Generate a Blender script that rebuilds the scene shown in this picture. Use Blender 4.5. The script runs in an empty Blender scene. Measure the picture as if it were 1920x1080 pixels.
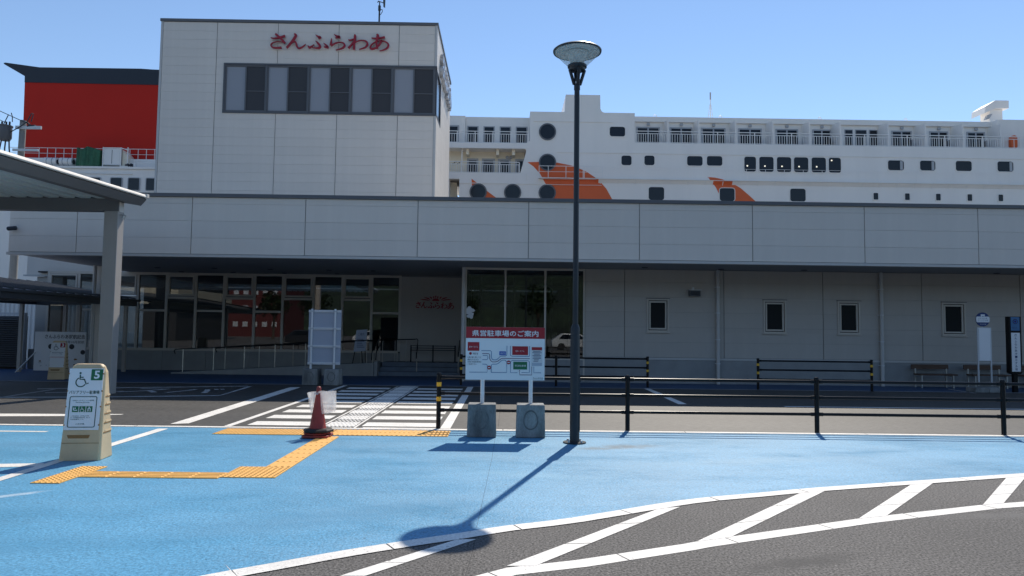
import bpy, math, random
from mathutils import Vector, Matrix
random.seed(7)
S = bpy.context.scene
COL = S.collection
# ------------------------------------------------------------------ camera, sky, sun, exposure
CAM_H, FOC = 1.64, 1330.0                      # eye height (m), focal length in pixels of a 1920 px wide frame
PITCH, ROLL, YAW = math.radians(3.45), math.radians(0.72), math.radians(0.55)
fw = Vector((math.sin(YAW)*math.cos(PITCH), math.cos(YAW)*math.cos(PITCH), math.sin(PITCH)))
r0 = Vector((math.cos(YAW), -math.sin(YAW), 0)); u0 = r0.cross(fw)
rt = math.cos(ROLL)*r0 + math.sin(ROLL)*u0; up = math.cos(ROLL)*u0 - math.sin(ROLL)*r0
cd = bpy.data.cameras.new('camera'); cam = bpy.data.objects.new('camera', cd); COL.objects.link(cam)
cd.sensor_width = 36.0; cd.lens = 36.0*FOC/1920.0; cd.clip_start = 0.1; cd.clip_end = 6000
M = Matrix.Identity(4)
for i in range(3): M[i][0] = rt[i]; M[i][1] = up[i]; M[i][2] = -fw[i]
M[2][3] = CAM_H
cam.matrix_world = M
S.camera = cam
SUN_EL, SUN_AZ = math.radians(49.2), math.atan2(1.498, 4.893)     # sun stands behind the terminal, a little to the right
w = bpy.data.worlds.new('World'); S.world = w; w.use_nodes = True
nt = w.node_tree; nt.nodes.clear()
sky = nt.nodes.new('ShaderNodeTexSky'); sky.sky_type = 'NISHITA'; sky.sun_disc = False
sky.sun_elevation = SUN_EL; sky.sun_rotation = SUN_AZ; sky.air_density = 1.0; sky.dust_density = 0.0; sky.ozone_density = 2.9
bg = nt.nodes.new('ShaderNodeBackground'); bg.inputs[1].default_value = 0.145
wo = nt.nodes.new('ShaderNodeOutputWorld')
nt.links.new(sky.outputs[0], bg.inputs[0]); nt.links.new(bg.outputs[0], wo.inputs[0])
sl = bpy.data.lights.new('sun', 'SUN'); sl.energy = 4.6; sl.angle = math.radians(0.5); sl.color = (1, .925, .81)
so = bpy.data.objects.new('sun', sl); COL.objects.link(so)
sd = Vector((math.sin(SUN_AZ)*math.cos(SUN_EL), math.cos(SUN_AZ)*math.cos(SUN_EL), math.sin(SUN_EL)))
so.rotation_euler = sd.to_track_quat('Z', 'Y').to_euler(); so.location = (10, 30, 40)
S.view_settings.view_transform = 'Standard'; S.view_settings.look = 'None'
S.view_settings.gamma = 1.0; S.view_settings.exposure = 0.05; S.view_settings.use_curve_mapping = False
S.cycles.max_bounces = 8; S.cycles.transparent_max_bounces = 16

# survey helpers: where the sight line of a photo pixel meets the ground / an upright plane at depth Y
def ray(x, y): return rt*((x-960)/FOC) - up*((y-540)/FOC) + fw
def G(x, y, z=0.0):
    d = ray(x, y); t = (z-CAM_H)/d.z; return (d.x*t, d.y*t)
def V(x, y, Y):
    d = ray(x, y); t = Y/d.y; return (d.x*t, CAM_H+d.z*t)

# ------------------------------------------------------------------ materials
MT = {}
def mat(name, col, rough=.6, metal=0.0, spec=.5, var=0.0, scale=3.0, bump=0.0, bscale=60.0, stretch=None, fine=0.0, fscale=200.0, emit=None, pits=None, rnd=0.0, stains=(), rvar=None):
    m = bpy.data.materials.new(name); m.use_nodes = True; n = m.node_tree.nodes; L = m.node_tree.links
    b = n['Principled BSDF']; b.inputs['Base Color'].default_value = (*col, 1)
    b.inputs['Roughness'].default_value = rough; b.inputs['Metallic'].default_value = metal
    b.inputs['Specular IOR Level'].default_value = spec
    if emit: b.inputs['Emission Color'].default_value = (*col, 1); b.inputs['Emission Strength'].default_value = emit
    if var or bump or fine or rnd:
        tc = n.new('ShaderNodeTexCoord'); src = tc.outputs['Object']
        if stretch:
            mp = n.new('ShaderNodeMapping'); mp.inputs['Scale'].default_value = stretch
            L.new(src, mp.inputs['Vector']); src = mp.outputs['Vector']
    cur = None
    def mult(sock_prev, lo, hi, scl, det):
        nz = n.new('ShaderNodeTexNoise'); nz.inputs['Scale'].default_value = scl; nz.inputs['Detail'].default_value = det
        nz.inputs['Roughness'].default_value = .62
        L.new(src, nz.inputs['Vector'])
        mr = n.new('ShaderNodeMapRange'); mr.inputs['From Min'].default_value = .3; mr.inputs['From Max'].default_value = .7
        mr.inputs['To Min'].default_value = lo; mr.inputs['To Max'].default_value = hi
        L.new(nz.outputs['Fac'], mr.inputs['Value'])
        mx = n.new('ShaderNodeMix'); mx.data_type = 'RGBA'; mx.blend_type = 'MULTIPLY'; mx.inputs['Factor'].default_value = 1
        if sock_prev: L.new(sock_prev, mx.inputs[6])
        else: mx.inputs[6].default_value = (*col, 1)
        L.new(mr.outputs['Result'], mx.inputs[7])
        return mx.outputs[2]
    if var: cur = mult(cur, 1-var, 1+var, scale, 6)
    if fine: cur = mult(cur, 1-fine, 1+fine, fscale, 2)
    if pits:                                   # sparse small pits / grit: (scale, lower threshold, darkening)
        nz = n.new('ShaderNodeTexNoise'); nz.inputs['Scale'].default_value = pits[0]; nz.inputs['Detail'].default_value = 3
        L.new(src, nz.inputs['Vector'])
        mr = n.new('ShaderNodeMapRange'); mr.inputs['From Min'].default_value = pits[1]; mr.inputs['From Max'].default_value = pits[1]+.05
        mr.inputs['To Min'].default_value = 1; mr.inputs['To Max'].default_value = pits[2]; L.new(nz.outputs['Fac'], mr.inputs['Value'])
        mx = n.new('ShaderNodeMix'); mx.data_type = 'RGBA'; mx.blend_type = 'MULTIPLY'; mx.inputs['Factor'].default_value = 1
        L.new(cur, mx.inputs[6]); L.new(mr.outputs['Result'], mx.inputs[7]); cur = mx.outputs[2]
    if rnd:                                    # every panel came from the works a hair lighter or darker
        oi_ = n.new('ShaderNodeObjectInfo'); mr = n.new('ShaderNodeMapRange'); mr.inputs['To Min'].default_value = 1-rnd; mr.inputs['To Max'].default_value = 1+rnd
        L.new(oi_.outputs['Random'], mr.inputs['Value'])
        mx = n.new('ShaderNodeMix'); mx.data_type = 'RGBA'; mx.blend_type = 'MULTIPLY'; mx.inputs['Factor'].default_value = 1
        L.new(cur, mx.inputs[6]); L.new(mr.outputs['Result'], mx.inputs[7]); cur = mx.outputs[2]
    for (sx, sy, rx, ry, rot, scol, amt) in stains:   # oil, tyre and scuff marks, each with its own place and shape
        mp = n.new('ShaderNodeMapping'); mp.vector_type = 'TEXTURE'; mp.inputs['Location'].default_value = (sx, sy, 0); mp.inputs['Rotation'].default_value = (0, 0, rot); mp.inputs['Scale'].default_value = (rx, ry, 1)
        L.new(tc.outputs['Object'], mp.inputs['Vector'])
        gr = n.new('ShaderNodeTexGradient'); gr.gradient_type = 'SPHERICAL'; L.new(mp.outputs['Vector'], gr.inputs['Vector'])
        nz = n.new('ShaderNodeTexNoise'); nz.inputs['Scale'].default_value = 6; nz.inputs['Detail'].default_value = 6; L.new(tc.outputs['Object'], nz.inputs['Vector'])
        mu = n.new('ShaderNodeMath'); mu.operation = 'MULTIPLY'; L.new(gr.outputs['Fac'], mu.inputs[0]); L.new(nz.outputs['Fac'], mu.inputs[1])
        mr = n.new('ShaderNodeMapRange'); mr.inputs['From Min'].default_value = .12; mr.inputs['From Max'].default_value = .42; mr.inputs['To Max'].default_value = amt; L.new(mu.outputs[0], mr.inputs['Value'])
        mx = n.new('ShaderNodeMix'); mx.data_type = 'RGBA'; L.new(mr.outputs['Result'], mx.inputs['Factor']); L.new(cur, mx.inputs[6]); mx.inputs[7].default_value = (*scol, 1); cur = mx.outputs[2]
    if rvar:                                   # polished and dull patches: (scale, low, high roughness)
        nz = n.new('ShaderNodeTexNoise'); nz.inputs['Scale'].default_value = rvar[0]; nz.inputs['Detail'].default_value = 8; nz.inputs['Roughness'].default_value = .7
        mp = n.new('ShaderNodeMapping'); mp.inputs['Scale'].default_value = (.5, 1.2, 1); L.new(tc.outputs['Object'], mp.inputs['Vector']); L.new(mp.outputs['Vector'], nz.inputs['Vector'])
        mr = n.new('ShaderNodeMapRange'); mr.inputs['From Min'].default_value = .32; mr.inputs['From Max'].default_value = .68; mr.inputs['To Min'].default_value = rvar[1]; mr.inputs['To Max'].default_value = rvar[2]
        L.new(nz.outputs['Fac'], mr.inputs['Value']); L.new(mr.outputs['Result'], b.inputs['Roughness'])
    if cur: L.new(cur, b.inputs['Base Color'])
    if bump:
        nz = n.new('ShaderNodeTexNoise'); nz.inputs['Scale'].default_value = bscale; nz.inputs['Detail'].default_value = 4
        L.new(src, nz.inputs['Vector'])
        bp = n.new('ShaderNodeBump'); bp.inputs['Strength'].default_value = bump; bp.inputs['Distance'].default_value = .01
        L.new(nz.outputs['Fac'], bp.inputs['Height']); L.new(bp.outputs['Normal'], b.inputs['Normal'])
    MT[name] = m; return m
mat('roof_pale', (.62, .60, .57), .6, var=.06, scale=.5)
mat('quay_concrete', (.42, .40, .37), .85, var=.12, scale=.4, fine=.15, fscale=30)
mat('asphalt', (.094, .088, .083), .80, var=.16, scale=.6, fine=1.0, fscale=52, bump=.9, bscale=70, pits=(38, .66, 2.6), stains=((2.2, 5.2, .9, .22, .35, (.05, .047, .045), .8), (4.6, 6.6, 1.6, .18, .1, (.13, .125, .12), .6), (5.5, 5.2, .35, .3, 0, (.04, .04, .042), .8), (.9, 4.3, 1.4, .16, .3, (.055, .052, .05), .7)))
mat('road_asphalt', (.058, .055, .051), .55, var=.20, scale=.9, fine=.6, fscale=38, bump=.6, bscale=60, spec=.45, stretch=(.22, 1, 1))
mat('blue_coat', (.100, .312, .495), .43, var=.13, scale=.45, fine=.30, fscale=42, bump=.55, bscale=55, spec=.5, pits=(17, .685, .45), rvar=(1.1, .33, .58), stains=((1.75, 10.25, .8, .32, .2, (.075, .135, .185), .9), (1.25, 10.05, .45, .2, 0, (.075, .135, .185), .8), (3.2, 9.2, 2.6, .35, .25, (.16, .34, .48), .5), (-4.72, 6.95, .5, .10, .75, (.45, .58, .68), .9), (-1.5, 6.3, 2.6, .5, .5, (.09, .27, .43), .6), (-6.6, 9.9, 1.6, .4, .1, (.09, .26, .42), .55), (.3, 8.2, 1.4, .28, -.3, (.15, .37, .53), .5), (-3.8, 5.3, 1.5, .4, .3, (.08, .26, .42), .5)))
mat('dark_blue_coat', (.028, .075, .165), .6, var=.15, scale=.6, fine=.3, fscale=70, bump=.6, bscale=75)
mat('white_paint', (.77, .74, .69), .6, var=.12, scale=1.6, fine=.14, fscale=45, pits=(26, .66, .42), bump=.35, bscale=90)
mat('worn_paint', (.42, .42, .42), .65, var=.25, scale=3, fine=.35, fscale=60, bump=.3, bscale=90)
mat('seam', (.035, .035, .036), .8)
mat('blue_seam', (.05, .13, .22), .8)
mat('tactile_yellow', (.80, .43, .105), .6, var=.08, scale=4, fine=.1, fscale=80)
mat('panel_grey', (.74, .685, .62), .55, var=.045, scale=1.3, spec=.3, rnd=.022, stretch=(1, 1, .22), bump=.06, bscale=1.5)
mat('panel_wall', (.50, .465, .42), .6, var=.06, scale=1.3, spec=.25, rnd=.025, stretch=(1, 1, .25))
mat('joint', (.26, .25, .24), .8)
mat('coping', (.13, .135, .145), .4, spec=.4)
mat('trim_grey', (.55, .54, .52), .45)
mat('soffit', (.30, .31, .32), .6, var=.04, scale=1)
mat('plinth', (.30, .305, .30), .75, var=.12, scale=1.6)
mat('step_tile', (.16, .19, .23), .7, var=.15, scale=3)
mat('alu_frame', (.58, .53, .46), .45)
mat('dark_frame', (.09, .095, .105), .4)
mat('blind', (.30, .31, .34), .35, spec=.6)
mat('screen_mesh', (.045, .045, .05), .6)
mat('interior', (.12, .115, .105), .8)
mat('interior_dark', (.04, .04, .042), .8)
mat('black_metal', (.005, .006, .008), .30, spec=.24)
mat('pole_grey', (.022, .028, .036), .40, spec=.4)
mat('yellow_band', (.80, .46, .03), .4)
mat('steel', (.55, .55, .53), .35, metal=.8)
mat('galv', (.62, .64, .66), .45, metal=.15)
mat('sign_white', (.82, .83, .84), .4, spec=.4)
mat('sign_back', (.44, .48, .56), .5, spec=.4)
mat('sign_red', (.36, .012, .022), .45)
mat('sign_green', (.012, .15, .06), .45)
mat('sign_blue', (.02, .10, .42), .45)
mat('line_blue', (.05, .16, .33), .5)
mat('line_purple', (.10, .03, .10), .5)
mat('ink', (.03, .035, .045), .6)
mat('ink_green', (.01, .07, .045), .6)
mat('ink_blue', (.02, .05, .14), .6)
mat('concrete', (.23, .235, .23), .85, var=.5, scale=3.2, bump=.35, bscale=40, stretch=(1, 1, .35), fine=.15, fscale=70)
mat('beige_plastic', (.66, .49, .29), .55, var=.10, scale=3, fine=.03, fscale=120)
mat('concrete_stain_shade', (.165, .17, .17), .9, var=.3, scale=6)  # stained rim concrete, darkened in colour to give the oval recess its shading
mat('rust_brown', (.30, .16, .06), .9)
mat('cone_red', (.33, .04, .03), .5, var=.18, scale=9)
mat('rubber', (.015, .015, .016), .7)
mat('ship_white', (.88, .845, .80), .45, var=.035, scale=.5, spec=.4, stretch=(1, 1, .2), bump=.08, bscale=.8)
mat('ship_cream_lit', (.90, .81, .64), .6, var=.04, scale=.4)  # cream of fittings; on the open deck walls, deck light put into the colour
mat('ship_rail', (.84, .82, .79), .5)
mat('ship_orange', (.75, .13, .03), .5, var=.05, scale=.4)
mat('funnel_red', (.58, .022, .012), .6, var=.05, scale=.25, spec=.2)
mat('funnel_black', (.012, .018, .032), .5)
mat('ship_glass', (.010, .014, .022), .12, spec=.32)
mat('ship_frame', (.42, .43, .45), .5)
mat('tarp', (.03, .13, .065), .6, var=.3, scale=2.5, bump=.5, bscale=6)
mat('letter_red', (.33, .006, .022), .4)
mat('cabin_light', (1, .9, .7), .5, emit=.8)
mat('letter_white', (.66, .67, .69), .4)
mat('letter_metal', (.50, .51, .53), .3, metal=.4)
mat('canopy_steel', (.20, .19, .185), .5, var=.05, scale=1)
mat('canopy_column', (.47, .435, .40), .55, var=.06, scale=1.5)
mat('gutter', (.74, .69, .62), .5, var=.06, scale=2)
mat('deck_sheet', (.76, .85, .83), .4, var=.05, scale=1)
mat('navy', (.010, .035, .15), .45)
mat('roof_sheet', (.42, .44, .48), .3, metal=.4)
mat('wood', (.10, .055, .035), .6, var=.3, scale=4, stretch=(1, 8, 8))
mat('pole_concrete', (.27, .27, .26), .8, var=.1, scale=2)
mat('lamp_white', (.70, .72, .72), .4)
mat('water', (.02, .05, .07), .1)
mat('cream_wall', (.50, .45, .34), .7)
mat('brick_red', (.11, .020, .020), .8, var=.15, scale=2)
mat('leaf', (.028, .050, .017), .7, var=.6, scale=.9, bump=1.0, bscale=1.2)
mat('leaf_hill', (.015, .027, .011), .8, var=.75, scale=.18, fine=.6, fscale=1.2)
mat('bark', (.08, .06, .045), .9)
mat('car_white', (.72, .72, .72), .25, spec=.6)
mat('car_dark', (.03, .032, .04), .25, spec=.6)
def glass(name, tint, base, ior=1.5, rough=0.0):
    m = bpy.data.materials.new(name); m.use_nodes = True; n = m.node_tree.nodes; L = m.node_tree.links
    n.remove(n['Principled BSDF']); out = n['Material Output']
    t = n.new('ShaderNodeBsdfTransparent'); t.inputs[0].default_value = (*tint, 1)
    g = n.new('ShaderNodeBsdfGlossy'); g.inputs['Roughness'].default_value = rough
    f = n.new('ShaderNodeFresnel'); f.inputs[0].default_value = ior
    a = n.new('ShaderNodeMath'); a.operation = 'ADD'; a.use_clamp = True; a.inputs[1].default_value = base
    L.new(f.outputs[0], a.inputs[0])
    x = n.new('ShaderNodeMixShader'); L.new(a.outputs[0], x.inputs[0]); L.new(t.outputs[0], x.inputs[1]); L.new(g.outputs[0], x.inputs[2])
    L.new(x.outputs[0], out.inputs[0]); MT[name] = m
glass('window_glass', (.55, .58, .58), .075)
def film(name, col, alpha):
    m = bpy.data.materials.new(name); m.use_nodes = True; n = m.node_tree.nodes; L = m.node_tree.links
    n.remove(n['Principled BSDF']); out = n['Material Output']
    t = n.new('ShaderNodeBsdfTransparent'); d = n.new('ShaderNodeBsdfDiffuse'); d.inputs[0].default_value = (*col, 1)
    tl = n.new('ShaderNodeBsdfTranslucent'); tl.inputs[0].default_value = (*col, 1)
    x1 = n.new('ShaderNodeMixShader'); x1.inputs[0].default_value = .55; L.new(d.outputs[0], x1.inputs[1]); L.new(tl.outputs[0], x1.inputs[2])
    x = n.new('ShaderNodeMixShader'); x.inputs[0].default_value = alpha
    L.new(t.outputs[0], x.inputs[1]); L.new(x1.outputs[0], x.inputs[2]); L.new(x.outputs[0], out.inputs[0]); MT[name] = m
film('plastic_film', (.74, .76, .78), .60)
film('lamp_glass', (.72, .78, .77), .42)

# ------------------------------------------------------------------ object helpers
ORG = {}
def tag(o, label=None, cat=None, group=None, kind=None):
    if label: o['label'] = label
    if cat: o['category'] = cat
    if group: o['group'] = group
    if kind: o['kind'] = kind
    return o
def thing(name, loc, label, cat, group=None, rz=0.0):
    o = bpy.data.objects.new(name, None); COL.objects.link(o); o.location = loc; o.rotation_euler[2] = rz
    o.empty_display_size = .2; ORG[o] = Vector(loc) if not rz else Vector((0, 0, 0))
    return tag(o, label, cat, group)
def attach(o, parent):
    if parent is not None: o.parent = parent; ORG[o] = ORG[parent]
    else: ORG[o] = Vector((0, 0, 0))
class MB:
    def __init__(s): s.v = []; s.f = []; s.m = []
    def add(s, vs, fs, m=0):
        k = len(s.v); s.v += [tuple(p) for p in vs]; s.f += [tuple(i+k for i in f) for f in fs]; s.m += [m]*len(fs); return s
    def box(s, x0, x1, y0, y1, z0, z1, m=0):
        return s.add([(x0,y0,z0),(x1,y0,z0),(x1,y1,z0),(x0,y1,z0),(x0,y0,z1),(x1,y0,z1),(x1,y1,z1),(x0,y1,z1)],
                     [(0,3,2,1),(4,5,6,7),(0,1,5,4),(1,2,6,5),(2,3,7,6),(3,0,4,7)], m)
    def prism(s, poly, a0, a1, axis='y', m=0):
        # poly: 2-D outline; axis y: (x,z) pairs between depths a0,a1; axis z: (x,y); axis x: (y,z)
        n = len(poly)
        def P(p, a): return (p[0], a, p[1]) if axis == 'y' else ((p[0], p[1], a) if axis == 'z' else (a, p[0], p[1]))
        ar = sum(poly[i][0]*poly[(i+1) % n][1]-poly[(i+1) % n][0]*poly[i][1] for i in range(n))
        if ar < 0: poly = poly[::-1]
        vs = [P(p, a0) for p in poly]+[P(p, a1) for p in poly]
        fs = [tuple(range(n)), tuple(range(2*n-1, n-1, -1))]+[(i, i+n, (i+1) % n+n, (i+1) % n) for i in range(n)]
        if axis != 'y': fs = [f[::-1] for f in fs]
        return s.add(vs, fs, m)
    def tube(s, p0, p1, r, n=8, r1=None, m=0, caps=True):
        p0, p1 = Vector(p0), Vector(p1); d = (p1-p0).normalized(); r1 = r if r1 is None else r1
        a = d.orthogonal().normalized(); b = d.cross(a)
        vs = []
        for p, q in ((p0, r), (p1, r1)):
            for i in range(n):
                t = 2*math.pi*i/n; vs.append(p+(a*math.cos(t)+b*math.sin(t))*q)
        fs = [(i, (i+1) % n, (i+1) % n+n, i+n) for i in range(n)]
        if caps: fs += [tuple(range(n-1, -1, -1)), tuple(range(n, 2*n))]
        return s.add(vs, fs, m)
    def path(s, pts, r, n=6, m=0):
        for a, b in zip(pts[:-1], pts[1:]): s.tube(a, b, r, n, m=m)
        return s
    def lathe(s, prof, cx, cy, n=24, m=0, close=True):
        vs = []
        for r, z in prof:
            for i in range(n):
                t = 2*math.pi*i/n; vs.append((cx+r*math.cos(t), cy+r*math.sin(t), z))
        k = len(prof); fs = [(j*n+i, j*n+(i+1) % n, (j+1)*n+(i+1) % n, (j+1)*n+i) for j in range(k-1) for i in range(n)]
        if close: fs += [tuple(range(n-1, -1, -1)), tuple(range((k-1)*n, k*n))]
        return s.add(vs, fs, m)
    def sheet(s, pts, z, m=0):
        ar = sum(pts[i][0]*pts[(i+1) % len(pts)][1]-pts[(i+1) % len(pts)][0]*pts[i][1] for i in range(len(pts)))
        if ar < 0: pts = pts[::-1]
        return s.add([(p[0], p[1], z) for p in pts], [tuple(range(len(pts)))], m)
    def ribbon(s, left, right, z, m=0):
        n = len(left); vs = [(p[0], p[1], z) for p in left]+[(p[0], p[1], z) for p in right]
        for i in range(n-1):
            a, b, c, d = i, i+1, n+i+1, n+i
            e1 = Vector(vs[b])-Vector(vs[a]); e2 = Vector(vs[d])-Vector(vs[a])
            s.add([vs[a], vs[b], vs[c], vs[d]], [(0, 1, 2, 3) if e1.cross(e2).z > 0 else (3, 2, 1, 0)], m)
        return s
    def mesh(s, name, mats, smooth=False):
        me = bpy.data.meshes.new(name); me.from_pydata(s.v, [], s.f)
        for q in (mats if isinstance(mats, (list, tuple)) else [mats]): me.materials.append(MT[q])
        for p, k in zip(me.polygons, s.m): p.material_index = k; p.use_smooth = smooth
        me.update(); return me
    def build(s, name, mats, parent=None, smooth=False, bevel=0.0, local=False, auto=None):
        if parent is not None and not local:
            o0 = ORG[parent]; s.v = [(p[0]-o0.x, p[1]-o0.y, p[2]-o0.z) for p in s.v]
        me = s.mesh(name, mats, smooth)
        o = bpy.data.objects.new(name, me); COL.objects.link(o); attach(o, parent)
        if smooth and auto: me.set_sharp_from_angle(angle=math.radians(auto))
        if bevel:
            b = o.modifiers.new('bevel', 'BEVEL'); b.width = bevel; b.segments = 2; b.limit_method = 'ANGLE'
        return o
def piece(name, me, loc, parent):
    o = bpy.data.objects.new(name, me); COL.objects.link(o); attach(o, parent)
    o.location = Vector(loc)-ORG[parent]; return o
def struct(name, mb, m, parent=None, **k):
    o = mb.build(name, m, parent, **k)
    if parent is None: tag(o, kind='structure')
    return o
def copy_tree(o, parent=None):
    c = o.copy(); COL.objects.link(c); c.parent = parent
    if parent is None: ORG[c] = Vector(o.location)
    for ch in list(o.children): copy_tree(ch, c)
    return c
TXT = {}
def text_mesh(body, bold=0.0):
    cu = bpy.data.curves.new('txt', 'FONT'); cu.body = body; cu.size = 1.0; cu.offset = bold; cu.resolution_u = 2
    o = bpy.data.objects.new('txt', cu); COL.objects.link(o)
    dg = bpy.context.evaluated_depsgraph_get(); dg.update()
    me = bpy.data.meshes.new_from_object(o.evaluated_get(dg)); bpy.data.objects.remove(o); bpy.data.curves.remove(cu)
    return me
def lettering(body, x0, x1, z0, z1, y, m, parent, bold=0.0, name='lettering', keep=False, local=False):
    # flat print on an upright face that looks towards -Y, fitted into the rectangle
    me = text_mesh(body, bold); me.materials.clear(); me.materials.append(MT[m])
    if not len(me.vertices): return None
    xs = [v.co.x for v in me.vertices]; ys = [v.co.y for v in me.vertices]
    sx = (x1-x0)/(max(xs)-min(xs)); sz = (z1-z0)/(max(ys)-min(ys))
    if keep: sx = sz = min(sx, sz)
    o0 = Vector((0, 0, 0)) if local else ORG[parent]
    for v in me.vertices:
        v.co = ((x0+(v.co.x-min(xs))*sx)-o0.x, y-o0.y, (z0+(v.co.y-min(ys))*sz)-o0.z)
    me.update(); o = bpy.data.objects.new(name, me); COL.objects.link(o); attach(o, parent); return o
def crom(pts, n=6):
    out = []; P = [pts[0]]+list(pts)+[pts[-1]]
    for i in range(1, len(P)-2):
        for k in range(n):
            t = k/n; out.append(tuple(.5*((2*P[i][j])+(-P[i-1][j]+P[i+1][j])*t+(2*P[i-1][j]-5*P[i][j]+4*P[i+1][j]-P[i+2][j])*t*t
                                          +(-P[i-1][j]+3*P[i][j]-3*P[i+1][j]+P[i+2][j])*t**3) for j in range(len(pts[0]))))
    out.append(tuple(pts[-1])); return out
KANA = {
 'sa': [[(75,182,8),(130,192,18),(200,180,22),(290,155,30)], [(145,125,28),(200,170,30),(250,220,34),(285,265,38)],
        [(275,258,16),(240,246,7),(160,243,7),(100,262,10),(78,295,16),(100,325,20),(160,335,22),(235,330,27)]],
 'n': [[(425,125,16),(450,150,34),(400,230,30),(350,290,28),(312,335,27)],
       [(330,310,10),(380,260,14),(430,240,20),(455,265,26),(465,310,28),(490,340,24),(530,330,18),(570,305,12),(597,278,4)]],
 'fu': [[(745,140,6),(780,165,24),(815,180,34),(785,195,14)], [(745,232,8),(780,265,30),(812,310,34),(790,335,28),(740,338,14),(690,325,6)],
        [(630,300,10),(650,328,30),(680,315,14),(725,285,4)], [(865,265,8),(900,295,24),(925,325,32),(870,322,8)]],
 'ra': [[(1020,130,5),(1060,160,26),(1105,175,32),(1040,185,5)], [(985,195,8),(978,240,22),(972,295,34)],
        [(975,305,18),(1040,265,14),(1110,250,10),(1160,265,22),(1180,300,26),(1150,335,22),(1100,355,14),(1045,366,4)]],
 'wa': [[(1325,135,10),(1335,160,36),(1325,250,28),(1318,360,34)], [(1235,212,14),(1260,220,18),(1310,205,14),(1350,195,14)],
        [(1345,205,20),(1300,265,22),(1235,340,28)],
        [(1290,290,8),(1370,235,8),(1440,222,10),(1500,240,24),(1520,280,28),(1490,325,20),(1440,345,12),(1395,357,4)]],
 'a': [[(1580,185,8),(1640,193,20),(1700,188,20),(1780,175,28)], [(1655,135,12),(1675,155,40),(1655,240,26),(1665,345,32)],
       [(1735,215,20),(1710,270,24),(1650,330,20),(1590,350,24),(1562,335,22),(1580,290,14),(1640,245,10),(1720,228,8),(1790,245,16),(1832,285,26),(1815,335,22),(1760,365,14),(1700,380,4)]]}
def kana(strokes, fx, grow, d0, d1, m=0, mb=None):
    # brush strokes -> thin solid plates; fx maps (u, v, depth) to a point
    mb = mb or MB()
    for si, st in enumerate(strokes):
        c = crom(st); e = si*.004
        L, R = [], []
        for i, (x, y, wd) in enumerate(c):
            a = c[max(0, i-1)]; b = c[min(len(c)-1, i+1)]; dx, dy = b[0]-a[0], b[1]-a[1]; q = math.hypot(dx, dy) or 1
            h = max(wd, 3)/2+grow; L.append((x-dy/q*h, y+dx/q*h)); R.append((x+dy/q*h, y-dx/q*h))
        n = len(c); vs = [fx(p[0], p[1], d0-e) for p in L+R]+[fx(p[0], p[1], d1) for p in L+R]
        fs = []
        for i in range(n-1): fs += [(i, i+1, n+i+1, n+i), (2*n+i, 2*n+i+1, i+1, i), (n+i, n+i+1, 3*n+i+1, 3*n+i)]
        fs += [(0, n, 3*n, 2*n), (n-1, 2*n-1, 4*n-1, 3*n-1)]
        mb.add(vs, fs, m)
    return mb
# ------------------------------------------------------------------ ground, road, pavements
struct('ground', MB().sheet([(-600, -600), (600, -600), (600, 57), (-600, 57)], 0.0), 'asphalt')
struct('quay_bounce_apron', MB().sheet([(-600, 37), (600, 37), (600, 57), (-600, 57)], .004), 'quay_concrete')  # unseen pale sheet, added to bounce sunlight onto the ferry and tall block
struct('quay_wall', MB().box(-600, 600, 57, 57.4, -4, .25), 'concrete')
struct('sea', MB().sheet([(-3000, 57.4), (3000, 57.4), (3000, 5000), (-3000, 5000)], -2.2), 'water')
EDGE = 11.74
road = struct('road', MB().sheet([(-60, EDGE), (60, EDGE), (60, 20.72), (-60, 20.72)], .004), 'road_asphalt')
curve_px = [(3600,852),(2700,857),(2300,868),(2100,877),(1920,888),(1746.7,900),(1533,915),(1413,925.7),(1280,938.5),(1073,971.7),(946.7,987),(860,1000.7),(750,1016.7),(640,1034),(513,1056.7),(383,1080),(150,1127),(-250,1215)]
curve = [G(*p) for p in curve_px]
curve = [(c[0], c[1]) for c in crom(curve, 3)]
blue = struct('blue_pavement', MB().sheet([(-40, EDGE), (-40, 1.2)]+curve[::-1]+[(curve[0][0], EDGE)], .004), 'blue_coat')
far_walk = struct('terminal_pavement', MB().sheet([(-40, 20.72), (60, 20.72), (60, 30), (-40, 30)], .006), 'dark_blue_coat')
def offset(line, d):
    out = []
    for i, p in enumerate(line):
        a = line[max(0, i-1)]; b = line[min(len(line)-1, i+1)]; dx, dy = b[0]-a[0], b[1]-a[1]; q = math.hypot(dx, dy) or 1
        out.append((p[0]-dy/q*d, p[1]+dx/q*d))
    return out
def line_px(pts, width, z, parent, m='white_paint', name='painted_line'):
    w_ = [G(*p) for p in pts]; return MB().ribbon(w_, offset(w_, width), z).build(name, m, parent)
def quad_px(pts, z, parent, m='white_paint', name='painted_line'):
    return MB().sheet([G(*p) for p in pts], z).build(name, m, parent)
def rect(x0, x1, y0, y1, z, parent, m='white_paint', name='painted_line'):
    return MB().sheet([(x0, y0), (x1, y0), (x1, y1), (x0, y1)], z).build(name, m, parent)
grd = bpy.data.objects['ground']
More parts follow.
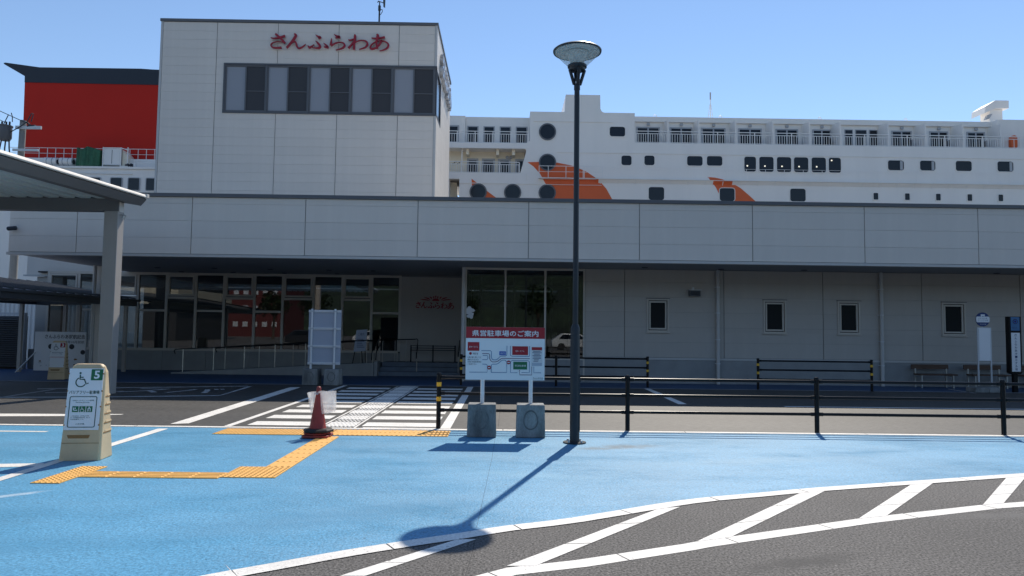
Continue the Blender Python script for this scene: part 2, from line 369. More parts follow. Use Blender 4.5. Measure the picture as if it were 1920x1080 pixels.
# hatched island between the blue pavement and the car park; the tape was laid in lengths, with butt joints between them
def taped(line, width, z, parent, step):
    pts = line; acc = 0; seg = [pts[0]]; k = 0
    segs = []
    for a, b in zip(pts[:-1], pts[1:]):
        d = math.hypot(b[0]-a[0], b[1]-a[1]); t = 0
        while acc+(d-t) > step:
            t += step-acc; q = (a[0]+(b[0]-a[0])*t/d, a[1]+(b[1]-a[1])*t/d); seg.append(q); segs.append(seg)
            g = .012/d if d > .03 else 0
            seg = [(q[0]+(b[0]-a[0])*g, q[1]+(b[1]-a[1])*g)]; acc = 0
        acc += d-t; seg.append(b)
    segs.append(seg)
    for sg in segs:
        if len(sg) > 1: MB().ribbon(sg, offset(sg, width), z).build('painted_line', 'white_paint', parent)
taped(curve, .155, .0065, blue, 1.13)
low_px = [(3600,872),(2700,890),(2300,912),(2100,926),(1920,941),(1843,946.7),(1663,966.7),(1610,972.7),(1370,1006.7),(1305,1016),(1280,1020.7),(1080,1050.7),(950,1065),(893,1080),(640,1150)]
taped([G(*p) for p in low_px], .155, .0025, grd, 1.04)
for q in ([(1236,954),(1275,951),(1003,1062),(950,1062)], [(1500,925),(1547,921),(1370,1008),(1307,1016)], [(1713,906),(1750,906),(1662,968),(1610,973)],
          [(1888,895),(1925,893),(1882,944),(1843,947)], [(858,1012),(893,1012),(687,1080),(640,1080)], [(640,1080.6),(687,1080.6),(420,1170),(350,1170)],
          [(2060,884),(2095,883),(2085,926),(2050,929)]):
    g = [G(*p) for p in q]
    for t0, t1 in ((0, .33), (.338, .68), (.688, 1)):
        lerp = lambda a, b, t: (a[0]+(b[0]-a[0])*t, a[1]+(b[1]-a[1])*t)
        MB().sheet([lerp(g[0], g[3], t0), lerp(g[1], g[2], t0), lerp(g[1], g[2], t1), lerp(g[0], g[3], t1)], .0045).build('painted_line', 'white_paint', grd)
# a laying joint in the blue coat that runs on into the asphalt
cr = [G(*p) for p in [(928,822),(922,860),(912,905),(900,960),(893,990)]]
MB().ribbon(cr, offset(cr, .005), .0055).build('laying_joint', 'blue_seam', blue)
cr = [G(*p) for p in [(893,1003),(884,1040),(872,1078)]]
MB().ribbon(cr, offset(cr, .006), .0012).build('laying_joint', 'seam', grd)
cr = [G(*p) for p in [(941,742),(937,770),(934,800)]]
MB().ribbon(cr, offset(cr, .008), .006).build('laying_joint', 'seam', road)
# edge line of the blue pavement and the bay lines on the left
for i in range(22): rect(-24+i*3.0, -24+i*3.0+2.985, EDGE-.03, EDGE+.10, .0105, blue)
rect(-30, -7.0, 11.02, 11.12, .007, blue)
quad_px([(296,804.6),(316,804.6),(112,868),(98,866)], .0085, blue)
quad_px([(112,868.2),(98,866.2),(-60,914),(-60,922)], .0085, blue)
quad_px([(-80,872),(84,869.5),(70,875.5),(-80,878.5)], .0072, blue)
# road markings
quad_px([(-60,776),(118,777),(232,777.2),(228,778.4),(118,781),(-60,781.5)], .009, road)
quad_px([(319,795.8),(354,794.6),(564,726.7),(543.5,726.7)], .009, road)
quad_px([(1207,729),(1218,729),(1288,758.5),(1272,758.5)], .009, road)
rect(6.35, 30, 16.05, 16.17, .0085, road)
rect(13.9, 18, 17.6, 17.72, .0085, road)
XL, XR = -4.40, -.92
rect(XL-.22, XL-.10, EDGE+.14, 20.6, .009, road); rect(XR-.13, XR+.04, EDGE+.14, 20.6, .009, road)
yy = 12.06
rect(-2.33, XR-.2, 11.86, 11.93, .009, road)
while yy < 20.3:
    rect(XL+.10, -3.14, yy, yy+.50, .009, road); rect(-2.38, XR-.22, yy, yy+.50, .009, road); rect(-3.0, -2.5, yy, yy+.5, .0088, road); yy += .925
# white escort strip of small studs down the middle of the crossing
mb = MB()
for j in range(92):
    for i in range(7):
        x = -2.985+i*.068+(.034 if j % 2 else 0); y = EDGE+.16+j*.095; h = .014
        mb.add([(x, y, .0085), (x+.05, y, .0085), (x+.05, y+.05, .0085), (x, y+.05, .0085), (x+.012, y+.012, h), (x+.038, y+.012, h), (x+.038, y+.038, h), (x+.012, y+.038, h)],
               [(4,5,6,7), (0,1,5,4), (1,2,6,5), (2,3,7,6), (3,0,4,7)])
tag(mb.build('escort_stud', 'white_paint', road), kind='stuff')
rect(-3.06, -3.02, EDGE+.12, 20.5, .0092, road); rect(-2.48, -2.44, EDGE+.12, 20.5, .0092, road)
# bay outline and lettering of the bus bay in the shade
for q in ([(-60,747),(205,745.6),(408,743),(412,741.6),(205,744),(-60,745)], [(408,743),(415,742),(474,725),(465,725)], [(70,730.2),(465,725.2),(465,724),(70,729)], [(5,744.5),(14,744.5),(106,730.5),(98,730.5)],
          [(85,737.6),(125,736.6),(125,735.6),(85,736.4)], [(205,735.6),(232,734.8),(232,733.8),(205,734.4)]):
    quad_px(q, .009, road, 'worn_paint')
bayglyph = text_mesh('スバ', .01); bayglyph.materials.clear(); bayglyph.materials.append(MT['worn_paint'])
xs = [v.co.x for v in bayglyph.vertices]; ys = [v.co.y for v in bayglyph.vertices]
for v in bayglyph.vertices:
    v.co = (-9.6+(v.co.x-min(xs))/(max(xs)-min(xs))*2.3, 17.7+(v.co.y-min(ys))/(max(ys)-min(ys))*1.3, .009)
o = bpy.data.objects.new('painted_lettering', bayglyph); COL.objects.link(o); attach(o, road)
rect(-40, 40, 20.72, 20.84, .0105, far_walk, 'worn_paint'); quad_px([(1776,730.3),(1826,738.2),(1832,737.8),(1780,730)], .0105, far_walk, 'worn_paint')
# ------------------------------------------------------------------ tactile paving
def dots():
    mb = MB().box(-.149, .149, -.149, .149, -.004, .004)
    for i in range(5):
        for j in range(5):
            x, y = -.12+i*.06, -.12+j*.06; a, b, h = .014, .009, .010
            mb.add([(x-a,y-a,.004),(x+a,y-a,.004),(x+a,y+a,.004),(x-a,y+a,.004),(x-b,y-b,h),(x+b,y-b,h),(x+b,y+b,h),(x-b,y+b,h)], [(4,5,6,7),(0,1,5,4),(1,2,6,5),(2,3,7,6),(3,0,4,7)])
    return mb
def bars(along_y):
    mb = MB().box(-.149, .149, -.149, .149, -.004, .004)
    for i in range(4):
        c = -.1125+i*.075; a, b, h, l = .019, .013, .010, .138
        vs = [(c-a,-l,.004),(c+a,-l,.004),(c+a,l,.004),(c-a,l,.004),(c-b,-l+.006,h),(c+b,-l+.006,h),(c+b,l-.006,h),(c-b,l-.006,h)]
        if not along_y: vs = [(p[1], -p[0], p[2]) for p in vs]
        mb.add(vs, [(4,5,6,7),(0,1,5,4),(1,2,6,5),(2,3,7,6),(3,0,4,7)])
    return mb
T_D = dots().mesh('tile', 'tactile_yellow'); T_Y = bars(True).mesh('tile', 'tactile_yellow'); T_X = bars(False).mesh('tile', 'tactile_yellow')
def tile(me, x, y): return piece('tactile_tile', me, (x, y, .009), blue)
for k in range(3): tile(T_D, -4.73, 7.63+.3*k)
for k in range(5): tile(T_X, -4.43+.3*k, 7.95)
for i in range(2):
    for j in range(2): tile(T_D, -2.93+.3*i, 8.01+.3*j)
for k in range(8): tile(T_Y, -2.63, 8.61+.3*k)
for i in range(12):
    for j in range(2): tile(T_D if i < 2 or i > 10 else (T_Y if i > 5 else T_D), -4.30+.3*i, 11.15+.3*j)
# ------------------------------------------------------------------ wall panels with recessed joints
PM = {}
def subtract(rects, h):
    out = []
    for a, b, c, d in rects:
        p, q, r, s = max(a, h[0]), min(b, h[1]), max(c, h[2]), min(d, h[3])
        if p >= q or r >= s: out.append((a, b, c, d)); continue
        if c < r: out.append((a, b, c, r))
        if s < d: out.append((a, b, s, d))
        if a < p: out.append((a, p, r, s))
        if q < b: out.append((q, b, r, s))
    return out
def panels(parent, us, vs, at, m, holes=(), side=False, gu=.011, gv=.0025, th=.035, name='panel'):
    for a, b in zip(us[:-1], us[1:]):
        for c, d in zip(vs[:-1], vs[1:]):
            rs = [(a+gu, b-gu, c+gv, d-gv)]
            for h in holes: rs = subtract(rs, h)
            for r in rs:
                wd, ht = round(r[1]-r[0], 3), round(r[3]-r[2], 3)
                if wd < .03 or ht < .03: continue
                key = (wd, ht, m, side)
                if key not in PM:
                    e = .004
                    mb = MB()
                    if side: mb.box(-th, 0, -wd/2, wd/2, -ht/2, ht/2)
                    else: mb.box(-wd/2, wd/2, 0, th, -ht/2, ht/2)
                    PM[key] = mb.mesh('panel', m)
                cu, cv = (r[0]+r[1])/2, (r[2]+r[3])/2
                j = random.uniform(-.0015, .0015)
                piece(name, PM[key], (at+j, cu, cv) if side else (cu, at+j, cv), parent)
# ------------------------------------------------------------------ ferry terminal (low hall)
FY, WY, GY = 20.46, 22.97, 26.8              # fascia, right-hand wall, glazed wall
ZB, ZT = 3.68, 5.40
XE = 30.0
term = thing('ferry_terminal', (0, FY, 0), 'long low grey-panelled ferry terminal hall with deep eaves and a glazed entrance', 'building')
XL0 = -14.30
fj = [V(x, 430, FY)[0] for x in (144,359,572,783,991,1199,1411,1621,1834)]
fj = [XL0]+fj+[fj[-1]+3.25*k for k in range(1, 6)]
fr = [ZB+.06, 4.20, 4.70, 5.20, ZT-.01]
panels(term, fj, fr, FY, 'panel_grey')
MB().box(XL0+.02, fj[-1], FY+.03, FY+.3, ZB+.05, ZT-.02).build('fascia_backing', 'joint', term)
panels(term, [FY+.02, 23.6, 27.0], fr, XL0, 'panel_grey', side=True) if False else None
MB().box(XL0-.02, XL0+.015, FY+.012, 27.4, ZB+.05, ZT-.02).build('end_panel', 'panel_grey', term)
MB().box(XL0-.08, fj[-1], FY-.06, FY+.45, ZT-.005, ZT+.045).box(XL0-.05, fj[-1], FY-.03, FY+.4, ZT+.047, ZT+.10).build('coping', ['coping'], term)
MB().box(XL0-.05, fj[-1], FY-.035, FY+.20, ZB-.03, ZB+.045).build('drip_trim', 'trim_grey', term)
MB().box(XL0, XE+8, FY+.40, 36, ZT-.3, ZT-.10).build('roof', 'roof_pale', term)
MB().box(XL0+.04, fj[-1], FY+.21, GY+.6, ZB+.005, ZB+.05).build('soffit', 'soffit', term)
# downlights sunk in the soffit
dl = MB().lathe([(.0, -.012), (.085, -.012), (.10, -.004), (.10, .002)], 0, 0, 16, close=False).mesh('downlight', 'ink', True)
for p in ((507,505),(536,513),(617,506.6),(635,514.5),(295,502),(340,509.5),(402,503),(437.5,511),(700,508),(1209,501.6),(1508,506.7),(1869,512.5),(1352,505)):
    x, y = G(p[0], p[1], ZB); piece('downlight', dl, (x, min(y, 26.5), ZB+.003), term)
# right-hand wall
wj = [V(1097, 560, WY)[0], V(1171, 560, WY)[0]]
wj += [wj[1]+3.235*k for k in range(1, 8)]
wz = [.84]+[.84+.4875*k for k in range(1, 6)]+[ZB]
WIN = [(4.607, 5.318), (8.396, 9.134), (10.819, 11.551), (14.225, 15.0), (18.2, 18.93)]
holes = [(a, b, 1.665, 2.735) for a, b in WIN]
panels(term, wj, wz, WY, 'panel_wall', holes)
MB().box(wj[0], wj[-1], WY+.035, WY+.30, 0, 1.66).box(wj[0], wj[-1], WY+.035, WY+.30, 2.74, ZB).build('wall_core', 'joint', term)
mbw = MB()
xs_ = [wj[0]]+[v for a, b in WIN for v in (a, b)]+[wj[-1]]
for a, b in zip(xs_[::2], xs_[1::2]): mbw.box(a, b, WY+.036, WY+.298, 1.66, 2.74)
mbw.build('wall_core', 'joint', term)
MB().box(wj[0], wj[-1], WY-.018, WY+.034, .765, .832).build('base_flashing', 'trim_grey', term)
MB().box(wj[0], wj[-1], WY+.004, WY+.034, 0, .762).build('plinth', 'plinth', term)
for a, b in WIN:
    z0, z1 = 1.665, 2.735
    wf = MB()
    for (p, q, r, s_) in ((a, b, z0, z0+.05), (a, b, z1-.05, z1), (a, a+.05, z0+.05, z1-.05), (b-.05, b, z0+.05, z1-.05)): wf.box(p, q, WY-.03, WY+.12, r, s_)
    fo = wf.build('window', 'alu_frame', term)
    wf = MB()
    for (p, q, r, s_) in ((a+.075, b-.075, z0+.075, z0+.125), (a+.075, b-.075, z1-.125, z1-.075), (a+.075, a+.12, z0+.125, z1-.125), (b-.12, b-.075, z0+.125, z1-.125)): wf.box(p, q, WY-.012, WY+.06, r, s_)
    wf.build('sash', 'alu_frame', fo)
    MB().box(a+.05, b-.05, WY+.07, WY+.08, z0+.05, z1-.05).build('shadow_gap', 'interior_dark', fo)
    MB().box(a+.12, b-.12, WY+.03, WY+.036, z0+.125, z1-.125).build('pane', 'ship_glass', fo)
    MB().box(a-.03, b+.03, WY-.055, WY+.02, z1+.004, z1+.024).build('hood', 'dark_frame', fo)
    MB().box(a-.03, b+.03, WY-.06, WY+.02, z0-.035, z0-.004).build('sill', 'alu_frame', fo)
for px in (1346, 1652):
    x = V(px, 520, WY-.1)[0]
    pm = MB().tube((x, WY-.09, 0), (x, WY-.09, ZB), .058, 14)
    po = pm.build('downpipe', 'trim_grey', term, smooth=True, auto=40)
    for z in (.65, 1.42, 2.28, 3.12):
        MB().tube((x, WY-.09, z), (x, WY-.09, z+.03), .068, 14).box(x-.085, x+.085, WY-.07, WY, z+.004, z+.026).build('pipe_bracket', 'galv', po)
x0, z0 = V(1292, 556, WY); x1, z1 = V(1310, 545, WY)
wl = MB().box(x0-.02, x1+.02, WY-.16, WY-.02, z0+.01, z1).build('wall_lamp', 'dark_frame', term)
MB().box(x0+.01, x1-.01, WY-.166, WY-.158, z0+.03, z1-.03).build('lens', 'ink', wl)
MB().box(x0-.05, x1+.05, WY-.20, WY, z1+.002, z1+.022).tube(((x0+x1)/2-.05, WY-.06, z1+.03), ((x0+x1)/2-.05, WY-.06, z1+.10), .045, 10).build('shade', 'galv', wl)
# glazed porch in line with the right-hand wall
VX = [V(872, 560, WY)[0], V(947.4, 560, WY)[0], V(1022.4, 560, WY)[0], wj[0]]
fm = MB()
for x in VX[1:3]: fm.box(x-.03, x+.03, WY, WY+.09, .05, ZB)
fm.box(VX[0], VX[0]+.05, WY, WY+.09, .05, ZB).box(VX[3]-.06, VX[3]-.002, WY, WY+.09, .05, ZB)
fm.box(VX[0]+.05, VX[3]-.06, WY+.004, WY+.086, ZB-.07, ZB-.002).box(VX[0]+.05, VX[3]-.06, WY+.004, WY+.086, .72, .80)
fm.build('porch_frame', 'alu_frame', term)
MB().box(VX[0], VX[3]-.002, WY+.01, WY+.08, 0, .715).build('porch_plinth', 'plinth', term)
for a, b in zip(VX[:-1], VX[1:]): MB().box(a+.05, b-.05, WY+.045, WY+.053, .80, ZB-.07).build('pane', 'window_glass', term)
fm = MB()
for y in (WY+.1, 24.9, GY-.1): fm.box(VX[0]-.02, VX[0]+.045, y-.03, y+.03, .05, ZB)
fm.box(VX[0]-.018, VX[0]+.043, WY+.13, GY-.13, ZB-.08, ZB-.003).box(VX[0]-.018, VX[0]+.043, WY+.13, GY-.13, 2.45, 2.53).build('porch_side_frame', 'alu_frame', term)
MB().box(VX[0]+.01, VX[0]+.018, WY+.13, 24.87, .05, ZB-.08).build('pane', 'window_glass', term)
MB().box(VX[0]+.01, VX[0]+.018, 24.93, GY-.13, .05, ZB-.08).build('pane', 'window_glass', term)
fm = MB()
for x in (-.9, .35, 1.05, 1.75, 2.45): fm.box(x-.035, x+.035, GY, GY+.09, .45, ZB)
fm.box(-.86, 2.41, GY+.005, GY+.085, 3.28, 3.36).box(-.86, 2.41, GY+.005, GY+.085, 2.55, 2.72)
fm.build('inner_screen_frame', 'alu_frame', term)
MB().box(-1.2, 2.55, GY+.04, GY+.046, .45, ZB).build('pane', 'window_glass', term)
dec = MB()
for k in range(11):
    a = k*2.4; r = .045*math.sqrt(k); cx_, cz_ = V(881, 585, WY)[0]+r*math.cos(a)*.8, V(881, 585, WY)[1]+r*math.sin(a)*1.25
    dec.prism([(cx_+.062*math.cos(t*math.pi/5)*(1+.25*math.sin(3*t+k)), cz_+.055*math.sin(t*math.pi/5)) for t in range(10)], WY+.040-k*.0005, WY+.0405)
dec.build('glass_decal', 'letter_white', term)
x = V(868, 600, WY-.1)[0]
MB().tube((x, WY-.05, 0), (x, WY-.05, ZB), .06, 14).build('eaves_post', 'trim_grey', term, smooth=True, auto=40)
# logo wall beside the glass
lw0, lw1 = V(752, 560, GY)[0], VX[0]-.03
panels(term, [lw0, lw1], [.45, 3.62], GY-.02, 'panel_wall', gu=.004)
MB().box(lw0, lw1, GY+.02, GY+.3, 0, ZB).build('wall_core', 'joint', term)
# glazed wall on the left: frames, sashes, panes
gx = [V(p, 560, GY)[0] for p in (90,147,203,258,312,367,420,477,530,588,642,697,750)]
SB, ST = .80, 3.58
fm = MB()
for x in gx: fm.box(x-.045, x+.045, GY-.02, GY+.10, SB, ST+.09)
fm.box(gx[0]+.046, gx[-1]-.046, GY-.014, GY+.094, ST, ST+.09).box(gx[0]+.046, gx[-1]-.046, GY-.014, GY+.094, SB-.06, SB+.03)
fm.build('curtain_frame', 'alu_frame', term)
for i, (a, b) in enumerate(zip(gx[:-1], gx[1:])):
    p, q = a+.046, b-.046
    if i % 2 == 0:
        z1 = 2.80; fm = MB().box(p, q, GY-.01, GY+.09, z1-.11, z1-.03)
        for (c, d, e, f) in ((p+.01, q-.01, z1, z1+.06), (p+.01, q-.01, ST-.07, ST-.01), (p+.01, p+.07, z1+.06, ST-.07), (q-.07, q-.01, z1+.06, ST-.07)): fm.box(c, d, GY-.04, GY+.06, e, f)
        fo = fm.build('window', 'alu_frame', term)
        MB().box(p+.07, q-.07, GY+.02, GY+.026, z1+.06, ST-.07).build('pane', 'window_glass', fo)
        MB().box(p, q, GY+.03, GY+.036, SB+.03, z1-.11).build('pane', 'window_glass', fo)
    else:
        z1 = 2.24; fo = MB().box(p, q, GY-.012, GY+.09, z1-.04, z1+.04).build('window', 'alu_frame', term)
        MB().box(p, q, GY+.02, GY+.026, z1+.04, ST).build('pane', 'window_glass', fo)
        MB().box(p, q, GY+.03, GY+.036, SB+.03, z1-.04).build('pane', 'window_glass', fo)
MB().box(gx[0]-.6, lw0-.002, GY-.03, GY+.25, 0, SB-.062).build('plinth', 'plinth', term)
pj = [gx[0]-.6]+[-14.4+k*1.62 for k in range(0, 7)]
panels(term, [p for p in pj if p < lw0], [.02, SB-.075], GY-.066, 'plinth', gu=.006)
# set-back wing at the left end
MB().box(-18.55, XL0-.05, 27.6, 40, ZB-.1, ZT-.1).build('wing_fascia', 'panel_grey', term)
MB().box(-18.65, XL0-.05, 27.55, 27.7, ZB-.16, ZB-.104).build('drip_trim', 'trim_grey', term)
MB().box(-18.2, gx[0]-.05, GY+.9, GY+1.2, 0, ZB-.17).build('wing_wall', 'panel_wall', term)
xe = V(176, 560, 24.2)[0]
MB().tube((xe, 24.2, 0), (xe, 24.2, ZB), .06, 12).build('downpipe', 'trim_grey', term, smooth=True, auto=40)
xe = V(187, 560, 24.6)[0]
MB().box(xe-.16, xe+.22, 24.4, 24.8, 0, ZB).build('eaves_pillar', 'panel_grey', term)
# inside of the hall
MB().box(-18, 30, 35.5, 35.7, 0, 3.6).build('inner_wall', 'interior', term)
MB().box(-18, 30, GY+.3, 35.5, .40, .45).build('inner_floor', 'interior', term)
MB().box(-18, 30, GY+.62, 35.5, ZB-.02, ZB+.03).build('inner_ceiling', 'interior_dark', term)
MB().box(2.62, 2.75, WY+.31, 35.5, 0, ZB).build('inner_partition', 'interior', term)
for (x, y, a, b, h) in ((-7.2, 32, 3.0, .7, 1.05),):
    o = MB().box(x-a/2, x+a/2, y-b/2, y+b/2, .452, .45+h).box(x-a/2-.04, x+a/2+.04, y-b/2-.04, y+b/2+.04, .453+h, .50+h).build('service_counter', 'interior', None)
    tag(o, 'dim service counter inside the terminal behind the glass', 'counter')
# ramp, steps, railings
rx0, rx1, ry0, ry1 = -11.56, -4.55, 24.86, 26.6
rp = thing('access_ramp', (-8, 24.9, 0), 'pale concrete wheelchair ramp rising to the right below the glazed wall', 'ramp')
MB().prism([(rx0, .0), (rx0, .05), (rx1, .47), (rx1, .0)], ry0, ry0+.14).build('kerb', 'plinth', rp)
MB().prism([(rx0, .0), (rx0, .012), (rx1, .43), (rx1, .0)], ry0+.141, ry1).build('ramp_slab', 'step_tile', rp)
def railing(name, parent, pts, zb, h, step, r=.018, curl=True):
    (x0, y0, b0), (x1, y1, b1) = pts
    ro = MB().path(([(x0, y0, b0+h-.16), (x0-.05, y0, b0+h-.06), (x0, y0, b0+h)] if curl else [(x0, y0, b0+h)])+[(x1, y1, b1+h)], r, 8).build('handrail', 'black_metal', parent, smooth=True)
    n = max(1, int(math.hypot(x1-x0, y1-y0)/step)); 
    for k in range(n+1):
        t = (k+.25)/(n+.5); x, y, b = x0+(x1-x0)*t, y0+(y1-y0)*t, b0+(b1-b0)*t
        MB().tube((x, y, b), (x, y, b+h-.01), .014, 6).build('post', 'steel', parent)
railing('r', rp, ((rx0+.1, ry0+.07, .05), (rx1, ry0+.07, .46)), 0, .80, 1.02)
railing('r', rp, ((rx0+.9, ry1-.1, .07), (rx1+.8, ry1-.1, .46)), 0, .80, 1.25)
st = thing('entrance_steps', (-3, 25, 0), 'dark tiled entrance steps between the ramp and the glazed porch', 'steps')
for k in range(3): MB().box(-4.42, VX[0]-.05, 25.1+.34*k, GY-.07, .15*k+.001, .15*(k+1)).build('step', 'step_tile', st, bevel=.008)
MB().box(-4.54, -4.425, 24.9, 25.5, 0, .52).build('cheek', 'plinth', st)
sr = thing('step_handrail', (-4.6, 25, 0), 'black handrail on steel posts at the head of the ramp beside the steps', 'handrail')
for x, y0, y1, b0, b1 in ((-4.62, 24.95, 26.3, .0, .45), (-4.48, 25.0, 26.3, .0, .45)):
    MB().path([(x, y0-.1, b0+.55), (x, y0-.06, b0+.8), (x, y0, b0+.86), (x, y1, b1+.82), (x+.5, y1, b1+.82)], .02, 8).build('rail', 'black_metal', sr, smooth=True)
    for t in (.1, .5, .95): MB().tube((x, y0+(y1-y0)*t, b0+(b1-b0)*t), (x, y0+(y1-y0)*t, b0+(b1-b0)*t+.83), .016, 6).build('post', 'steel', sr)
sr = thing('step_handrail', (-3.4, 26, 0), 'black curled handrail with two steel posts left of the logo wall bench', 'handrail')
MB().path([(-3.95, 26.3, 1.26), (-3.3, 26.3, 1.28), (-3.22, 26.2, 1.30), (-3.16, 26.0, 1.24), (-3.1, 25.3, .86), (-3.1, 25.15, .80), (-3.1, 25.12, .62)], .02, 8).build('rail', 'black_metal', sr, smooth=True)
for x, y, b in ((-3.95, 26.3, .45), (-3.62, 26.3, .45), (-3.1, 25.3, .15)): MB().tube((x, y, b), (x, y, b+(.8 if y > 26 else .7)), .016, 6).build('post', 'steel', sr)
sr = thing('step_handrail', (-1.5, 25.2, 0), 'black handrail on a steel post at the foot of the eaves post', 'handrail')
MB().path([(-1.66, 26.3, 1.25), (-1.62, 25.3, .90), (-1.62, 25.1, .82), (-1.62, 25.08, .70)], .02, 8).build('rail', 'black_metal', sr, smooth=True)
MB().tube((-1.62, 25.15, .15), (-1.62, 25.15, .84), .016, 6).build('post', 'steel', sr)
MB().tube((-1.66, 26.25, .45), (-1.66, 26.25, 1.24), .016, 6).build('post', 'steel', sr)
bx0, bx1 = V(770, 660, 26.2)[0], V(853, 660, 26.2)[0]
lb = thing('barrier_rail', ((bx0+bx1)/2, 26.3, .45), 'low black three-bar rail in front of the logo wall', 'railing')
for z in (1.03, .95, .87): MB().box(bx0, bx1, 26.28, 26.31, z, z+.025).build('bar', 'black_metal', lb)
for x in (bx0, (bx0+bx1)/2, bx1): MB().box(x-.025, x+.025, 26.26, 26.279, .45, 1.07).build('post', 'black_metal', lb)
# red flower emblem with the ferry line's name on the logo wall
lg = thing('wall_emblem', (-2.7, GY-.03, 2.2), 'small dark red flower emblem and brush lettering on the entrance wall', 'sign')
lx0, lz0 = V(780, 580, GY); lx1, lz1 = V(851, 568, GY)
def fx_logo(u, v, d): return (lx0+(u-75)/1765*(lx1-lx0), GY-.024+d, 1.64+.74-(v-125)/255*.27+.0)
zc = V(815, 565, GY)[1]
def fx_logo(u, v, d): return (lx0+(u-75)/1765*(lx1-lx0), GY-.024+d, zc-.03-(v-125)/255*.26)
for k in KANA: kana(KANA[k], fx_logo, 7, -.012, 0).build('letter', 'letter_red', lg)
cx = (lx0+lx1)/2+.03
for ang, ln, wd in ((8, .62, .07), (172, .62, .07), (24, .50, .075), (156, .50, .075), (45, .33, .07), (135, .33, .07), (70, .27, .07), (110, .27, .07), (90, .30, .06)):
    a = math.radians(ang); dx, dz = math.cos(a), math.sin(a)*.75; nx, nz = -math.sin(a), math.cos(a)
    b0 = .2
    pts = [(cx+dx*b0, zc+dz*b0*.6)]+[(cx+dx*(b0+(ln-b0)*t)+nx*wd*h, zc+.02+dz*(b0+(ln-b0)*t)*.9+nz*wd*h*.7) for t, h in ((.35, .5), (.7, .45), (1, 0), (.7, -.3), (.35, -.4))]
    MB().prism(pts, GY-.037, GY-.024).build('petal', 'letter_red', lg)
MB().prism([(cx+.14*math.cos(math.radians(t)), zc+.01+.10*math.sin(math.radians(t))) for t in range(0, 181, 20)], GY-.040, GY-.024).build('disc', 'letter_red', lg)
# ------------------------------------------------------------------ tall block behind the hall
TY, TB = 39.0, 48.6
TX0, TX1, TZ = -19.45, -4.0, 18.80
tw = thing('terminal_tower', ((TX0+TX1)/2, TY, 0), 'tall grey-panelled block with a band of windows and red lettering near its roof', 'building')
tj = [TX0+.10]+[V(p, 50, TY)[0] for p in (408, 522, 636, 749)]+[TX1-.12]
tz = [18.70-.5*k for k in range(0, 38)][::-1]
wx0, wx1 = V(421, 160, TY)[0], V(815, 170, TY)[0]
wz0, wz1 = V(600, 211.5, TY)[1], V(600, 123.5, TY)[1]
panels(tw, tj, tz, TY, 'panel_grey', [(wx0, TX1, wz0, wz1)], gu=.017, gv=.003)
sj = [TY+.12, 42.3, 45.5, TB-.05]
panels(tw, sj, tz, TX1, 'panel_grey', [(TY, 41.6, wz0, wz1)], side=True, gu=.017, gv=.003)
MB().box(TX0+.05, TX1-.04, TY+.04, TB-.04, 0, wz0-.06).box(TX0+.05, TX1-.04, TY+.04, TB-.04, wz1+.06, TZ-.05).box(TX0+.05, wx0-.02, TY+.04, TB-.04, wz0-.06, wz1+.06).box(wx0-.02, TX1-.04, 42.2, TB-.04, wz0-.06, wz1+.06).build('wall_core', 'joint', tw)
MB().box(TX0-.02, TX0+.10, TY-.012, TY+.12, 0, 18.72).build('corner_trim', 'trim_grey', tw)
cz = MB()
for z0, z1 in ((0, wz0-.02), (wz1+.02, 18.72)): cz.box(TX1-.12, TX1+.014, TY-.014, TY+.12, z0, z1)
cz.build('corner_trim', 'trim_grey', tw)
MB().box(TX0-.06, TX1+.06, TY-.06, TB, 18.722, 18.87).build('coping', 'coping', tw)
# window band: five pairs of sliding lights, a pale blind behind one and an insect screen on the other
pw = (wx1-wx0)/5
MB().box(wx0-.06, TX1+.03, TY-.06, TY+.10, wz1-.02, wz1+.07).box(wx0-.06, TX1+.03, TY-.06, TY+.10, wz0-.09, wz0).box(wx0-.06, wx0+.03, TY-.055, TY+.095, wz0, wz1-.02).build('window_surround', 'dark_frame', tw)
for k in range(5):
    a = wx0+pw*k+.03; b = a+pw-.06; c = (a+b)/2
    wf = MB()
    for (p, q, r, s_) in ((a, b, wz1-.10, wz1-.022), (a, b, wz0+.002, wz0+.08), (a, a+.06, wz0+.08, wz1-.10), (b-.07, b, wz0+.08, wz1-.10), (c-.035, c+.035, wz0+.08, wz1-.10)): wf.box(p, q, TY-.01, TY+.09, r, s_)
    fo = wf.build('window', 'coping', tw)
    MB().box(a+.06, c-.035, TY+.05, TY+.058, wz0+.08, wz1-.10).build('blind', 'blind', fo)
    mid = wz0+.44*(wz1-wz0)
    MB().box(c+.035, b-.07, TY+.03, TY+.036, wz0+.08, mid-.02).box(c+.035, b-.07, TY+.03, TY+.036, mid+.02, wz1-.10).build('insect_screen', 'screen_mesh', fo)
    MB().box(c+.035, b-.07, TY+.0, TY+.05, mid-.02, mid+.02).build('transom', 'coping', fo)
    MB().box(b+.005, b+.055, TY-.05, TY+.09, wz0, wz1-.02).build('mullion', 'coping', fo)
sw = MB().box(TX1-.09, TX1+.02, TY+.10, TY+.2, wz0, wz1-.02).box(TX1-.09, TX1+.02, 41.5, 41.6, wz0, wz1-.02).box(TX1-.085, TX1+.018, TY+.2, 41.5, wz0, wz0+.1).box(TX1-.085, TX1+.018, TY+.2, 41.5, wz1-.12, wz1-.02).build('window', 'dark_frame', tw)
MB().box(TX1-.05, TX1-.04, TY+.2, 41.5, wz0+.1, wz1-.12).build('pane', 'ship_glass', sw)
